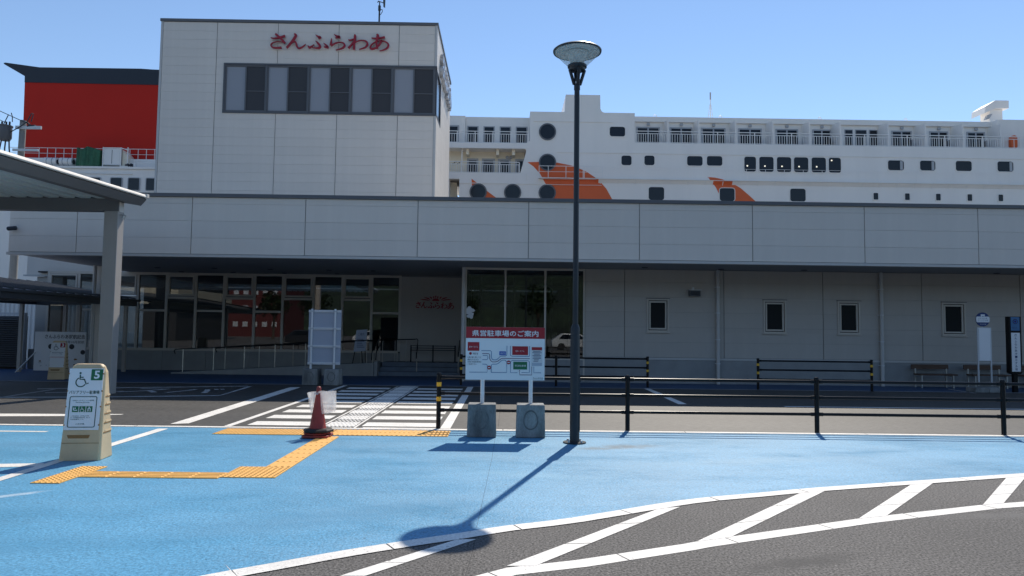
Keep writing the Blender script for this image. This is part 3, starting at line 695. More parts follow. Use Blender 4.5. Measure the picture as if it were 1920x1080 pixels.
# red brush lettering on the front, its twin in metal on the side
ts = thing('roof_lettering', (-10, TY, 16.5), 'large red brush lettering with pale edges across the top of the tall block', 'sign')
def fx_t(u, v, d):
    x, z = V(500+u/8, 50+v/8, TY); return (x, TY-.03+d, z)
for k in KANA:
    lo = kana(KANA[k], fx_t, 0, -.16, -.06).build('letter', 'letter_red', ts)
    kana(KANA[k], fx_t, 7, -.05, .02).build('letter_backing', 'letter_white', lo)
ss = thing('side_lettering', (TX1, 44, 16.5), 'pale metal lettering seen edge-on along the sunlit side of the tall block', 'sign')
def fx_s(u, v, d): return (TX1+.04-d, 40.6+(u-75)/1765*6.6, 17.75-(v-125)/255*1.45)
for k in KANA: kana(KANA[k], fx_s, 6, -.16, .02).build('letter', 'letter_metal', ss)
# wind vane mast on the roof
ax = V(711, 38, 41)[0]; z0 = 18.7; zt = V(711, 3, 41)[1]
an = thing('wind_vane', (ax, 41, z0), 'slim anemometer mast with a tail vane on the roof of the tall block', 'mast')
MB().tube((ax, 41, z0), (ax, 41, zt-.55), .05, 8).tube((ax, 41, zt-.55), (ax, 41, zt-.25), .08, 8).tube((ax, 41, zt-.25), (ax, 41, zt), .035, 8).build('mast', 'ink', an)
MB().tube((ax-.06, 41, zt+.03), (ax+.28, 41, zt-.10), .025, 6).build('vane_arm', 'ink', an)
MB().prism([(ax+.20, zt+.12), (ax+.34, zt+.12), (ax+.33, zt-.38), (ax+.23, zt-.32)], 40.98, 41.02).build('tail_fin', 'dark_frame', an)
MB().tube((ax-.06, 41, zt+.04), (ax-.12, 41, zt-.06), .03, 6).build('nose', 'ink', an)
for s_ in (-1, 1): MB().tube((ax, 41, z0+.35), (ax+s_*.38, 41, z0), .012, 5).build('stay', 'galv', an)
MB().path([(ax, 41, zt-.5), (ax+.16, 41, zt-.48), (ax+.18, 41, zt-.6), (ax+.06, 41, zt-.8)], .02, 5).build('cable', 'ink', an)
# ------------------------------------------------------------------ ferry alongside the quay
SY = 60.0
def X(px, py=300): return V(px, py, SY)[0]
def Z(py, px=1100): return V(px, py, SY)[1]
sh = thing('ferry_ship', (0, SY, -2), 'big white passenger ferry with orange petals on its side moored behind the terminal', 'ship')
def part(name, m, *bs, parent=None, **k):
    mb = MB()
    for b in bs: mb.box(*b)
    return mb.build(name, m, parent or sh, **k)
xa, xb, xc, xd, xe_ = X(820), X(993), X(1190), X(1882), 62.0
zA = Z(278, 920); zA2 = Z(268, 920); zB = Z(324, 920); zB2 = Z(336, 920); zTop = Z(220, 1300); zDeck = Z(271, 1400)
BK = 84.0
part('hull', 'ship_white', (-75, xe_+20, SY, BK, -3, 8.0))
part('shell', 'ship_white', (-75, X(843)+.0, SY+.02, BK, 8.0, Z(313, 200)), (X(862), xe_, SY, BK, 8.0, zB2), (X(988), xe_, SY, BK, zB2, zDeck), (xb, xc, SY, BK, zDeck, Z(210.5, 1090)))
part('after_deck_band', 'ship_white', (X(843)-12, X(862)+.01, SY, SY+.35, zB2, zB), (X(862)+.01, X(988)-.01, SY+.002, SY+.35, zB2+.001, zB), (X(843)-12, xb-.0, SY-.03, SY+.3, zA, zA2))
part('after_deck', 'ship_white', (X(843)-12, xb-.41, SY+.36, SY+4, zB-.4, zB-.2), (X(843)-12, xb-.01, SY+.31, SY+4, zA+.05, zA+.25))
part('deckhouse_lit_cream', 'ship_cream_lit', (X(843)-12, xb-.42, SY+1.5, SY+1.7, zB-.2, zA+.05), (X(843)-12, X(862)-.3, SY+1.5, SY+1.7, 8, zB2))  # bright cream walls stand in for the light inside the open deck
part('deckhouse_upper', 'ship_white', (X(870), xb-.001, SY+1.6, BK, zA2, V(930, 219.8, SY+1.6)[1]), (X(843)-12, X(870)-.01, SY+1.2, BK, zA2, V(860, 217, SY+1.2)[1]))
MB().prism([(X(988)+.02, zB), (X(975), zB), (X(976.5), zB+.12), (X(986.5), zA-.22), (X(986), zA-.08), (X(983), zA), (X(988)+.02, zA)], SY+.003, SY+.4).build('slanted_web', 'ship_white', sh)
MB().prism([(X(893), Z(219, 900)), (X(893), Z(214, 900)), (X(896), Z(211.3, 900)), (X(909), Z(211.3, 900)), (X(909), Z(219, 900))], SY+2, SY+5).build('roof_locker', 'ship_cream_lit', sh)
MB().prism([(X(1058), Z(210.5)), (X(1060), Z(177.5)), (X(1125), Z(177.5)), (X(1125.5), Z(203)), (X(1128), Z(208)), (X(1133), Z(210.5))], SY+.05, SY+9).build('vent_house', 'ship_white', sh)
part('vent_ladder', 'ship_rail', (X(1052), X(1053), SY+3, SY+3.1, Z(211), Z(196)), (X(1055.5), X(1056.5), SY+3, SY+3.1, Z(211), Z(196)))
# balcony deck
BW = SY+1.8                                   # cabin front behind the open balconies
def ZB_(py, px=1300, Y=BW): return V(px, py, Y)[1]
zRf = ZB_(221.5)
part('balcony_roof', 'ship_white', (xc+.01, xe_, BW-.25, BK, ZB_(231), zRf))
part('balcony_back_wall', 'ship_white', (xc+.01, xd, BW, BW+.2, zDeck, ZB_(231)))
part('balcony_floor', 'ship_white', (xc+.01, xe_, SY+.02, BW, zDeck-.02, zDeck+.03))
part('end_bulkhead', 'ship_white', (xd+.10, xe_, SY+.8, SY+3, zDeck+.031, zRf-.01))
div = [1253.5, 1311.6, 1381, 1451, 1520, 1578, 1668, 1738, 1809, 1880]
for p in div: MB().prism([(SY+.12, zDeck+.031), (BW-.01, zDeck+.031), (BW-.01, ZB_(232)), (SY+.12, ZB_(232)-.12)], X(p)-.05, X(p)+.05, axis='x').build('balcony_divider', 'ship_white', sh)
doors = [(1193,1237),(1256,1298),(1315,1360),(1384,1428),(1454,1496),(1523,1558),(1671,1709),(1742,1777),(1812,1846)]
zdt = ZB_(239.5)
ORD = ['first', 'second', 'third', 'fourth', 'fifth', 'sixth', 'seventh', 'eighth', 'ninth']
for a, b in doors:
    x0, x1 = V(a, 255, BW)[0], V(b, 255, BW)[0]; c = (x0+x1)/2
    fo = part('balcony_door', 'ship_frame', (x0, x1, BW-.06, BW-.001, zdt-.12, zdt), (x0, x0+.12, BW-.06, BW-.001, zDeck+.03, zdt-.12), (x1-.12, x1, BW-.06, BW-.001, zDeck+.03, zdt-.12), (c-.06, c+.06, BW-.07, BW-.001, zDeck+.03, zdt-.12))
    part('pane', 'ship_glass', (x0+.12, c-.06, BW-.04, BW-.01, zDeck+.03, zdt-.12), parent=fo)
    part('pane', 'ship_glass', (c+.06, x1-.12, BW-.05, BW-.02, zDeck+.03, zdt-.12), parent=fo)
    xl = (x0+x1)/2; part('balcony_lamp', 'ship_frame', (xl-.12, xl+.12, BW-.18, BW-.01, ZB_(235)-.1, ZB_(235)+.12))
    ch = MB().box(x1-.9, x1-.35, SY+1.0, SY+1.5, zDeck+.35, zDeck+.42).box(x1-.42, x1-.35, SY+1.0, SY+1.5, zDeck+.42, zDeck+.95)
    for dx in (-.88, -.40):
        for dy in (1.03, 1.44): ch.box(x1+dx, x1+dx+.04, SY+dy, SY+dy+.04, zDeck+.03, zDeck+.35)
    tag(ch.build('deck_chair', 'ink', None), 'dark chair on the '+ORD[doors.index((a, b))]+' furnished cabin balcony of the ferry from the left', 'chair', 'chairs on the ferry balconies')
for a, b in ((1584,1598),(1604,1624),(1630,1644)):
    fo = part('balcony_window', 'ship_frame', (V(a, 255, BW)[0]-.04, V(b, 255, BW)[0]+.04, BW-.05, BW-.001, zDeck+.04, zdt+.04)); part('pane', 'ship_glass', (V(a, 255, BW)[0]+.03, V(b, 255, BW)[0]-.03, BW-.08, BW-.051, zDeck+.1, zdt-.03), parent=fo)
def ship_rail(x0, x1, zb, h, y, posts=1.45, bars=.20, parent=sh, name='railing', mid=None):
    mb = MB().box(x0, x1, y-.03, y+.03, zb+h-.06, zb+h).box(x0, x1, y-.015, y+.015, zb+h-.27, zb+h-.22).box(x0, x1, y-.015, y+.015, zb+.04, zb+.08)
    n = int((x1-x0)/bars)
    for k in range(n): x = x0+(k+.5)*(x1-x0)/n; mb.box(x-.019, x+.019, y-.012, y+.012, zb+.08, zb+h-.27)
    n = max(1, int((x1-x0)/posts))
    for k in range(n+1): x = x0+k*(x1-x0)/n; mb.box(x-.035, x+.035, y-.031, y+.031, zb, zb+h-.061)
    return mb.build(name, 'ship_rail', parent)
pe = [1190.5]+div
for a, b in zip(pe[:-1], pe[1:]): ship_rail(X(a)+.04, X(b)-.04, zDeck+.03, 1.06, SY+.09)
ship_rail(X(843)-4, xb-.1, zA2, 1.06, SY+.10); ship_rail(X(843)-4, X(974), zB, 1.0, SY+.12)
for a, b in ((874.4,893.6),(905.7,925),(937,956.5),(968,988)):
    fo = part('deck_window', 'ship_frame', (X(a)-.06, X(b)+.06, SY+1.56, SY+1.62, zA2+.02, V(930, 238, SY+1.6)[1]+.05)); part('pane', 'ship_glass', (X(a)+.04, X(b)-.04, SY+1.52, SY+1.558, zA2+.05, V(930, 238.5, SY+1.6)[1]-.03), parent=fo)
fo = part('deck_door', 'ship_frame', (X(838), X(858), SY+1.15, SY+1.22, zA2+.02, V(860, 235, SY+1.2)[1])); part('pane', 'ship_glass', (X(839), X(855), SY+1.11, SY+1.149, zA2+.05, V(860, 238, SY+1.2)[1]), parent=fo)
part('deck_post', 'ship_white', (X(861.5), X(864), SY+.4, SY+.55, zA2, Z(219, 860)))
part('deck_post', 'ship_white', (X(864.5), X(866.5), SY+.4, SY+.5, zB, zA+.05))
for a, b in ((876.5,893),(905,925),(936,955),(969,982)):
    fo = part('deck_door', 'ship_frame', (X(a)-.12, X(b)+.12, SY+1.43, SY+1.499, zB-.2, V(930, 300, SY+1.5)[1]+.1)); part('pane', 'ship_glass', (X(a)+.04, X(b)-.04, SY+1.39, SY+1.429, zB-.15, V(930, 302, SY+1.5)[1]), parent=fo)
for a in (873, 930, 960): part('deck_beam', 'ship_cream_lit', (X(a), X(a)+.25, SY+.4, SY+1.49, zA-.45, zA+.04))
for a, b in ((951,303.5),(958,295.5)): MB().tube((X(a), SY+1.35, V(950, 295.5, SY+1.5)[1]), (X(a), SY+1.49, V(950, 295.5, SY+1.5)[1]), .14, 10).build('deck_speaker', 'ship_frame', sh)
for k in range(6): part('notice', 'ink', (X(846+3*k), X(848+3*k), SY+1.47, SY+1.499, V(850, 308-k % 3*2, SY+1.5)[1], V(850, 306-k % 3*2, SY+1.5)[1]))
# port lights and windows in the shell
def rrect(x0, x1, z0, z1, r, n=4):
    pts = []
    for cx, cz, a0 in ((x1-r, z1-r, 0), (x0+r, z1-r, 90), (x0+r, z0+r, 180), (x1-r, z0+r, 270)):
        for k in range(n+1): t = math.radians(a0+90*k/n); pts.append((cx+r*math.cos(t), cz+r*math.sin(t)))
    return pts
def ring(outer, inner, y0, y1):
    n = len(outer); mb = MB()
    P = [(p[0], y0, p[1]) for p in outer]+[(p[0], y0, p[1]) for p in inner]+[(p[0], y1, p[1]) for p in outer]+[(p[0], y1, p[1]) for p in inner]
    fs = []
    for i in range(n):
        j = (i+1) % n; fs += [(j, i, n+i, n+j), (i, j, 2*n+j, 2*n+i), (n+j, n+i, 3*n+i, 3*n+j)]
    return mb.add(P, fs)
def ship_window(a, b, c, d, rad=.2, rim=.05, m='ship_white'):
    x0, x1, z1, z0 = X((a+b)/2, c)-(X(b)-X(a))/2, X((a+b)/2, c)+(X(b)-X(a))/2, Z(c, (a+b)/2), Z(d, (a+b)/2)
    o = ring(rrect(x0-rim, x1+rim, z0-rim, z1+rim, rad+rim), rrect(x0, x1, z0, z1, rad), SY-.07, SY-.001).build('window', m, sh)
    MB().prism(rrect(x0-.02, x1+.02, z0-.02, z1+.02, rad), SY-.03, SY-.002).build('pane', 'ship_glass', o)
    return o
for cx_, cy_ in ((1026.5,247.3),(1026.5,304.5),(1026,361.5),(961.2,361),(896.6,360)):
    x, z = V(cx_, cy_, SY); c1 = [(x+.74*math.cos(t*math.pi/14), z+.74*math.sin(t*math.pi/14)) for t in range(28)]; c2 = [(x+.63*math.cos(t*math.pi/14), z+.63*math.sin(t*math.pi/14)) for t in range(28)]
    o = ring(c1, c2, SY-.08, SY-.001).build('round_window', 'coping', sh); MB().prism(c2, SY-.05, SY-.014).build('pane', 'ship_glass', o)
for q in ((1143,1172,238,256),(1165,1184,292,310),(1208,1227,292,310),(1288,1317,293,311),(1325,1354,293,311),(1395,1417,294,322),(1423,1450,294.4,322.4),(1456,1483,294.8,322.8),(1488,1515,295.2,323.2),(1521,1548,295.6,323.6),(1553,1576,296,324),
          (1664,1694,301,319.5),(1724,1753,301.6,320),(1791,1821,302.2,321),(1869,1899,303,322),(1216,1245,351,375),(1349,1377,353,377),(1481,1510,354,378)): ship_window(*q)
for q in ((1664,1694,301,319.5),(1724,1753,301.6,320),(1869,1899,303,322)):
    x0, x1, z1, z0 = X(q[1])-.32, X(q[1])-.08, Z(q[2], q[1])-.05, Z(q[3], q[1])+.05
    MB().box(x0, x1, SY-.036, SY-.0305, z0, z1).build('curtain', 'ship_frame', sh)
for q, t in ((1401, 311), (1434, 311.5), (1466, 312), (1498, 312.5), (1531, 312.8), (1559, 301)):
    x, z = V(q, t, SY); MB().prism([(x+.07*math.cos(k*math.pi/5), z+.07*math.sin(k*math.pi/5)) for k in range(10)], SY-.036, SY-.0305).build('cabin_light', 'cabin_light', sh)
for a, t in ((1637,362),(1696,362.8),(1754,363.6),(1813,364.4),(1871,365)): ship_window(a, a+9, t, t+12.5, .08, .05)
# orange petals painted on the shell, a hair proud of it
def petal(pts, off=.006): return MB().prism([(V(p[0], p[1], SY)[0], V(p[0], p[1], SY)[1]) for p in pts], SY-off, SY-.001).build('painted_petal', 'ship_orange', sh)
petal([(989,304),(1015,303.5),(1045,305),(1075,311),(1100,322),(1122,337),(1137,354),(1148,374),(1150,380),(1034,380),(1026,350),(1012,325),(1000,312)])
petal([(884,335),(896,344),(913,358),(936,375),(940,380),(887,380)])
f4 = lambda x, y: (1150+x/4.32, 150+y/4.32)
petal([f4(*p) for p in ((762,785),(820,790),(880,803),(960,835),(1030,875),(1100,935),(1160,990),(1165,1000),(866,1000),(855,920),(830,870),(795,822))])
# belting ledge with its sloping underside and brackets; light service rails above it
lz = Z(336, 1100)
for a, b, m in ((1118, 1122, 'ship_orange'), (1122, 1336, 'ship_white'), (1336, 1372, 'ship_orange'), (1372, 2400, 'ship_white')):
    MB().prism([(SY-.01, lz-.32), (SY-.20, lz-.07), (SY-.20, lz-.032), (SY-.01, lz-.032)], X(a), min(X(b), xe_), axis='x').build('belting_ledge', m, sh)
MB().box(X(1118), xe_, SY-.35, SY-.01, lz-.03, lz).build('ledge_plate', 'ship_white', sh)
for k in range(24):
    x = X(1125)+1.5*k
    MB().prism([(SY-.02, lz-.38), (SY-.22, lz-.10), (SY-.21, lz-.05), (SY-.02, lz-.30)], x, x+.05, axis='x').build('bracket', 'ship_rail', sh)
mb = MB().box(X(1010), X(1118)-.01, SY-.5, SY-.02, lz-.05, lz)
mb.box(X(1010), X(1130), SY-.46, SY-.42, lz+.98, lz+1.02).box(X(1010), X(1130), SY-.46, SY-.42, lz+.5, lz+.53).box(X(1022), X(1128), SY-.10, SY-.02, lz-.54, lz-.51)
for p in (1010, 1027, 1060, 1092, 1094, 1128): mb.box(X(p), X(p)+.05, SY-.461, SY-.42, lz+.001, lz+.979)
mb.build('service_walk', 'ship_rail', sh)
mb = MB().box(X(1135), xe_, SY-.34, SY-.32, lz+.98, lz+1.0)
for k in range(36): x = X(1150)+1.62*k; mb.box(x, x+.03, SY-.341, SY-.32, lz+.001, lz+.979)
mb.build('ledge_rail', 'ship_white', sh)
part('rain_strip', 'ship_white', (X(1000), X(1150), SY-.06, SY-.001, Z(229, 1080), Z(228, 1080)), (X(1045), xe_, SY-.06, SY-.001, Z(285.5, 1100)-.06, Z(285.5, 1100)), (X(862), X(1015), SY-.06, SY-.001, Z(343.5, 930)-.05, Z(343.5, 930)))
# things on its roof
for p in (1236, 1363, 1556, 1723, 1905):
    x = X(p); z = zRf; MB().path([(x+.2, SY+2, z), (x+.2, SY+2, z+.22), (x+.1, SY+2, z+.32), (x-.02, SY+2, z+.30), (x-.06, SY+2, z+.18)], .03, 5).build('swan_neck_vent', 'ship_rail', sh)
x = V(1332, 200, SY+6)[0]; zTop = V(1332, 221, SY+6)[1]; mb = MB()
for s_ in (-1, 1):
    mb.tube((x+s_*.26, SY+6, zTop-.2), (x+s_*.05, SY+6, zTop+1.3), .022, 5)
for k in range(4): mb.tube((x-.22+.05*k, SY+6, zTop+.25+.3*k), (x+.22-.05*k, SY+6, zTop+.25+.3*k), .015, 5)
mb.tube((x, SY+6, zTop), (x, SY+6, zTop+2.0), .035, 6); mb.build('lattice_mast', 'ship_rail', sh)
MB().tube((x, SY+6, zTop+1.75), (x, SY+6, zTop+2.45), .07, 8).build('antenna', 'ship_frame', sh)
X = lambda px, py=300: V(px, py, SY+4.5)[0]
x0, x1 = X(1851), X(1875); zv = V(1860, 228, SY+4.5)[1]
vh = MB().box(x0, x1, SY+4, SY+5.3, zv-.4, zv+1.0).build('vent_trunk', 'ship_white', sh)
MB().prism([(X(1838), zv+.55), (X(1839), zv+1.15), (X(1858), zv+1.75), (X(1883), zv+1.75), (X(1883), zv+1.02), (X(1858), zv+1.01)], SY+3.7, SY+5.6).build('cowl', 'ship_white', vh)
MB().prism([(X(1846), zv+.45), (X(1842), zv-.02), (X(1849), zv+.1), (X(1855), zv+.55)], SY+3.9, SY+4.2).build('louvre', 'ship_frame', vh)
def X(px, py=300): return V(px, py, SY)[0]
o = MB().prism(rrect(X(1904.5), X(1916), zDeck+.1, zDeck+1.3, .25), SY+.45, SY+.78).build('life_vest_rack', 'ship_orange', None)
tag(o, 'orange rescue gear hung on the ferry deck at the far right', 'rescue gear')
ship_rail(X(1884), xe_, zDeck+.03, 1.06, SY+.10, bars=.6)
# funnel and the deck gear beside the tall block
fy = SY+2.0
def FP(px, py): return V(px, py, fy)
fn = MB().prism([FP(41, 300), FP(46.5, 152), FP(420, 163), FP(420, 310)], fy, fy+12).build('funnel', 'funnel_red', sh)
MB().prism([FP(46.6, 154.5), FP(47, 143), FP(9, 121), FP(7, 118.5), FP(11, 117.6), FP(75, 126.5), FP(265, 129), FP(285, 130.5), FP(420, 136), FP(420, 162)], fy-.05, fy+12.05).build('funnel_top', 'funnel_black', fn)
ud = Z(294, 200)
part('funnel_deck', 'ship_white', (-75, X(420), SY+.8, BK, Z(313, 200), ud))
mb = MB().box(-43, X(330), SY+.95, SY+.99, ud+.92, ud+.96).box(-43, X(330), SY+.95, SY+.99, ud+.45, ud+.48).box(-43, X(330), SY+.95, SY+.99, ud+.03, ud+.06)
for k in range(22): x = X(58)+k*.71; mb.box(x, x+.04, SY+.951, SY+.989, ud, ud+.92)
mb.build('funnel_rail', 'ship_rail', sh)
ld = Z(313, 200)
ship_rail(X(252), X(300), ld, .62, SY+.1, bars=.14)
part('deck_edge', 'ship_white', (-75, X(330), SY-.12, SY+.015, ld-.16, ld+.02))
part('pipe_run', 'ship_rail', (X(150), X(250), SY-.06, SY+.01, Z(325, 200)-.06, Z(325, 200)+.04))
for a, b in ((168, 190), (210, 230.5), (243, 263.5), (276.5, 297), (130, 150)):
    x0, x1, z1, z0 = X(a), X(b), Z(334, 230), Z(356, 230)
    o = ring(rrect(x0-.06, x1+.06, z0-.06, z1+.06, .12), rrect(x0, x1, z0, z1, .08), SY-.06, SY+.019).build('window', 'ship_frame', sh); MB().prism(rrect(x0, x1, z0, z1, .08), SY-.02, SY+.015).build('pane', 'ship_glass', o)
# gear standing on the deck
mb = MB()
xa0, xa1, zt0 = X(141.5), X(185), ld+.02
n = 10
for i in range(n+1):
    pass
cov = MB(); prof = []
for i in range(n+1):
    t = i/n; x = xa0+(xa1-xa0)*t; top = Z(273, 160)+(.0 if t > .30 else -.02)-(.55*abs(t-.38) if t > .38 else .10*(.38-t)/.38+.25*math.sin(t*8))
    prof.append((x, top))
for i, (x, top) in enumerate(prof):
    for y, dz in ((SY+.12+.10*math.sin(i*2.1), 0), (SY+.45, .06), (SY+.9, 0)): cov.v.append((x, y, top+dz if True else 0))
    cov.v.append((x+.02*math.sin(i*3), SY+.06+.08*math.sin(i*1.7), zt0)); cov.v.append((x, SY+.95, zt0))
for i in range(n):
    a, b = i*5, (i+1)*5
    for p, q in ((0, 1), (1, 2), (2, 4), (3, 0)): cov.f.append((a+p, b+p, b+q, a+q)); cov.m.append(0)
cov.f += [(3, 0, 1, 2, 4), (n*5+4, n*5+2, n*5+1, n*5, n*5+3)]; cov.m += [0, 0]
o = cov.build('covered_stack', 'tarp', None); tag(o, 'stack wrapped in a dark green tarpaulin on the ferry deck', 'tarpaulin')
bxr = thing('deck_container', (X(212), SY+.6, ld), 'white framed container standing on the ferry deck below the red funnel', 'container')
x0, x1, z1 = X(191), X(222), Z(277.5, 210)
MB().box(x0, x1, SY+.25, SY+1.6, ld+.25, z1).build('body', 'ship_white', bxr)
part('door_gap', 'ink', ((x0+x1)/2-.015, (x0+x1)/2+.015, SY+.235, SY+.249, ld+.35, z1-.1), parent=bxr)
fm = MB()
for x in (x0-.09, x1+.02, X(235.5)):
    fm.box(x, x+.08, SY+.2, SY+.28, ld+.02, z1+.12)
fm.box(x0-.01, x1+.02, SY+.21, SY+.27, z1+.03, z1+.10).tube((x1+.06, SY+.24, z1+.08), (X(236.5), SY+.24, z1-.12), .035, 6)
fm.box(x1+.1, X(235.5), SY+.21, SY+.27, ld+.1, ld+.17).build('frame', 'ship_white', bxr)
MB().prism([(x1+.10, z1-.05), (X(233), z1-.5), (X(233), ld+.18), (x1+.10, ld+.18)], SY+.40, SY+1.5).build('end_cover', 'ship_cream_lit', bxr)
for k, p in enumerate((78, 108)):
    rf = MB().tube((X(p), SY+.45, ld+.5), (X(p+24), SY+.45, ld+.48), .34, 14).build('life_raft_canister', 'ship_white', None, smooth=True, auto=40)
    tag(rf, ('left' if k == 0 else 'right')+' of two white life raft canisters on the ferry deck', 'life raft', 'life raft canisters')
    MB().tube((X(p+21), SY+.45, ld+.48), (X(p+25), SY+.45, ld+.48), .2, 10).build('end_fitting', 'ink', rf)
    mb = MB()
    for dx in (6, 16): mb.tube((X(p+dx), SY+.45, ld+.492), (X(p+dx)+.06, SY+.45, ld+.492), .352, 14).box(X(p+dx), X(p+dx)+.06, SY+.3, SY+.6, ld+.0, ld+.2)
    mb.build('strap', 'ship_frame', rf)
mb = MB()
for k in range(14): a = random.uniform(0, 6.28); b = random.uniform(-.3, .3); mb.tube((X(239)+.3*math.cos(a), SY+.25+.1*math.sin(a), ld+.22+b*.5), (X(239)+.3*math.cos(a+1), SY+.3+.1*math.sin(a+1), ld+.24-b*.5), .07, 6)
tag(mb.build('rope_coil', 'ink', None), 'heap of dark rope beside the white container on the ferry deck', 'rope')
# ------------------------------------------------------------------ utility pole with transformers at the far left
ux, uy = V(38, 300, 42)[0], 42.0; uz = V(42, 226, 42)[1]
ut = thing('utility_pole', (ux, uy, 0), 'concrete utility pole with a transformer and cross arm at the far left', 'utility pole')
MB().tube((ux-.1, uy, 0), (ux+.05, uy, uz), .24, 14, r1=.17).build('pole', 'pole_concrete', ut, smooth=True, auto=40)
z = V(60, 241, 42)[1]; MB().box(ux-.2, ux+1.3, uy-.30, uy-.18, z-.10, z+.08).build('cross_arm', 'galv', ut)
xx = V(63, 239, 42)[0]
mb = MB().tube((xx, uy-.24, z+.08), (xx-.25, uy-.24, z+.3), .06, 8).tube((xx-.2, uy-.24, z+.05), (xx+.25, uy-.24, z+.1), .07, 8); mb.build('insulator', 'ink', ut)
tx, tz_ = V(16, 250, 42)
tr = MB().lathe([(.0, tz_-.55), (.26, tz_-.52), (.36, tz_-.35), (.36, tz_+.30), (.40, tz_+.32), (.40, tz_+.38), (.1, tz_+.45)], tx, uy-.3, 16, close=False).build('transformer', 'coping', ut, smooth=True, auto=35)
for d in (-.2, .05, .25): MB().tube((tx+d, uy-.3, tz_+.4), (tx+d, uy-.3, tz_+.62), .05, 8).build('bushing', 'ink', tr)
mb = MB()
for d, e in ((-.15, -.15), (.1, .1), (.3, .42)): mb.path([(tx+d, uy-.35, tz_-.5), (tx+d-.05+e*.2, uy-.35, tz_-1.0), (tx+e, uy-.35, tz_-1.6)], .04, 6)
mb.build('drop_cable', 'ink', ut)
w0, w1, w2, w3 = V(-80, 172, 42), V(0, 208, 42), V(53, 232, 42), V(66, 238, 42)
MB().path([(w0[0]-20, uy-2, w0[1]+2), (w1[0], uy-.3, w1[1]), (w2[0], uy-.3, w2[1]), (w3[0], uy-.3, w3[1])], .022, 5).path([V(-60, 205, 42)[:1]+(uy-.3,)+V(-60, 205, 42)[1:], V(5, 227, 42)[:1]+(uy-.3,)+V(5, 227, 42)[1:], V(17, 232, 42)[:1]+(uy-.3,)+V(17, 232, 42)[1:]], .02, 5).build('wire', 'ink', ut)
P = lambda a, b: (V(a, b, 42)[0], uy-.36, V(a, b, 42)[1])
MB().path([P(27, 251), P(45, 241), P(58, 232), P(66, 217), P(68, 216), P(70, 218), P(66, 232)], .028, 6).path([P(17, 232), P(22, 222), P(24, 218)], .025, 6).path([P(31, 232), P(31, 222), P(29, 215)], .025, 6).path([P(6, 252), P(17, 232)], .025, 6).build('jumper_wire', 'ink', ut)
z = V(60, 283, 42)[1]; MB().box(ux-.3, ux+1.2, uy-.3, uy-.2, z-.08, z+.06).build('cross_arm', 'galv', ut)
# ------------------------------------------------------------------ street lamp
LX, LY = 1.05, 10.55
lp = thing('street_lamp', (LX, LY, 0), 'tall dark grey street lamp with a glass cone head standing on the blue pavement', 'street lamp')
MB().lathe([(.0, .008), (.17, .008), (.17, .022), (.0, .022)], LX, LY, 20, close=False).build('base_plate', 'pole_grey', lp)
for k in range(4):
    a = math.pi/4+k*math.pi/2; MB().tube((LX+.13*math.cos(a), LY+.13*math.sin(a), .022), (LX+.13*math.cos(a), LY+.13*math.sin(a), .05), .016, 6).build('anchor_bolt', 'galv', lp)
lo_ = MB().lathe([(.075, .022), (.071, .04), (.071, 1.66), (.066, 1.70), (.043, 1.75)], LX, LY, 24).build('lower_pole', 'pole_grey', lp, smooth=True, auto=30)
MB().box(LX+.02, LX+.0722, LY-.055, LY-.02, .18, 1.02).box(LX+.06, LX+.085, LY-.045, LY-.03, .9, .93).build('access_door', 'pole_grey', lo_)
MB().lathe([(.042, 1.745), (.040, 5.36)], LX, LY, 20).build('upper_pole', 'pole_grey', lp, smooth=True, auto=40)
hd = MB().lathe([(.047, 5.30), (.047, 5.40), (.042, 5.43), (.042, 5.47)], LX, LY, 20).build('neck', 'pole_grey', lp, smooth=True, auto=40)
MB().box(LX-.03, LX+.03, LY-.050, LY-.046, 5.385, 5.415).build('rating_label', 'sign_white', hd)
for k in range(4):
    a = k*math.pi/2+.15; c, s_ = math.cos(a), math.sin(a)
    MB().tube((LX+.045*c, LY+.045*s_, 5.38), (LX+.115*c, LY+.118*s_, 5.61), .025, 8).build('bracket_arm', 'pole_grey', lp)
MB().lathe([(.09, 5.585), (.118, 5.60), (.125, 5.63), (.146, 5.645), (.146, 5.675), (.13, 5.685)], LX, LY, 28).build('cup', 'pole_grey', lp, smooth=True, auto=35)
MB().lathe([(.145, 5.672), (.355, 5.885)], LX, LY, 36, close=False).build('glass_cone', 'lamp_glass', lp, smooth=True)
MB().lathe([(.10, 5.686), (.115, 5.75), (.17, 5.87)], LX, LY, 28, close=False).build('reflector', 'lamp_white', lp, smooth=True)
MB().lathe([(.0, 5.888), (.345, 5.884), (.366, 5.880), (.370, 5.900), (.352, 5.915), (.25, 5.955), (.12, 5.975), (.0, 5.98)], LX, LY, 36, m=0, close=False).build('lid', 'pole_grey', lp, smooth=True, auto=50)
MB().lathe([(.0, 5.8865), (.338, 5.8825)], LX, LY, 36, close=False).build('lid_lining', 'lamp_white', lp)
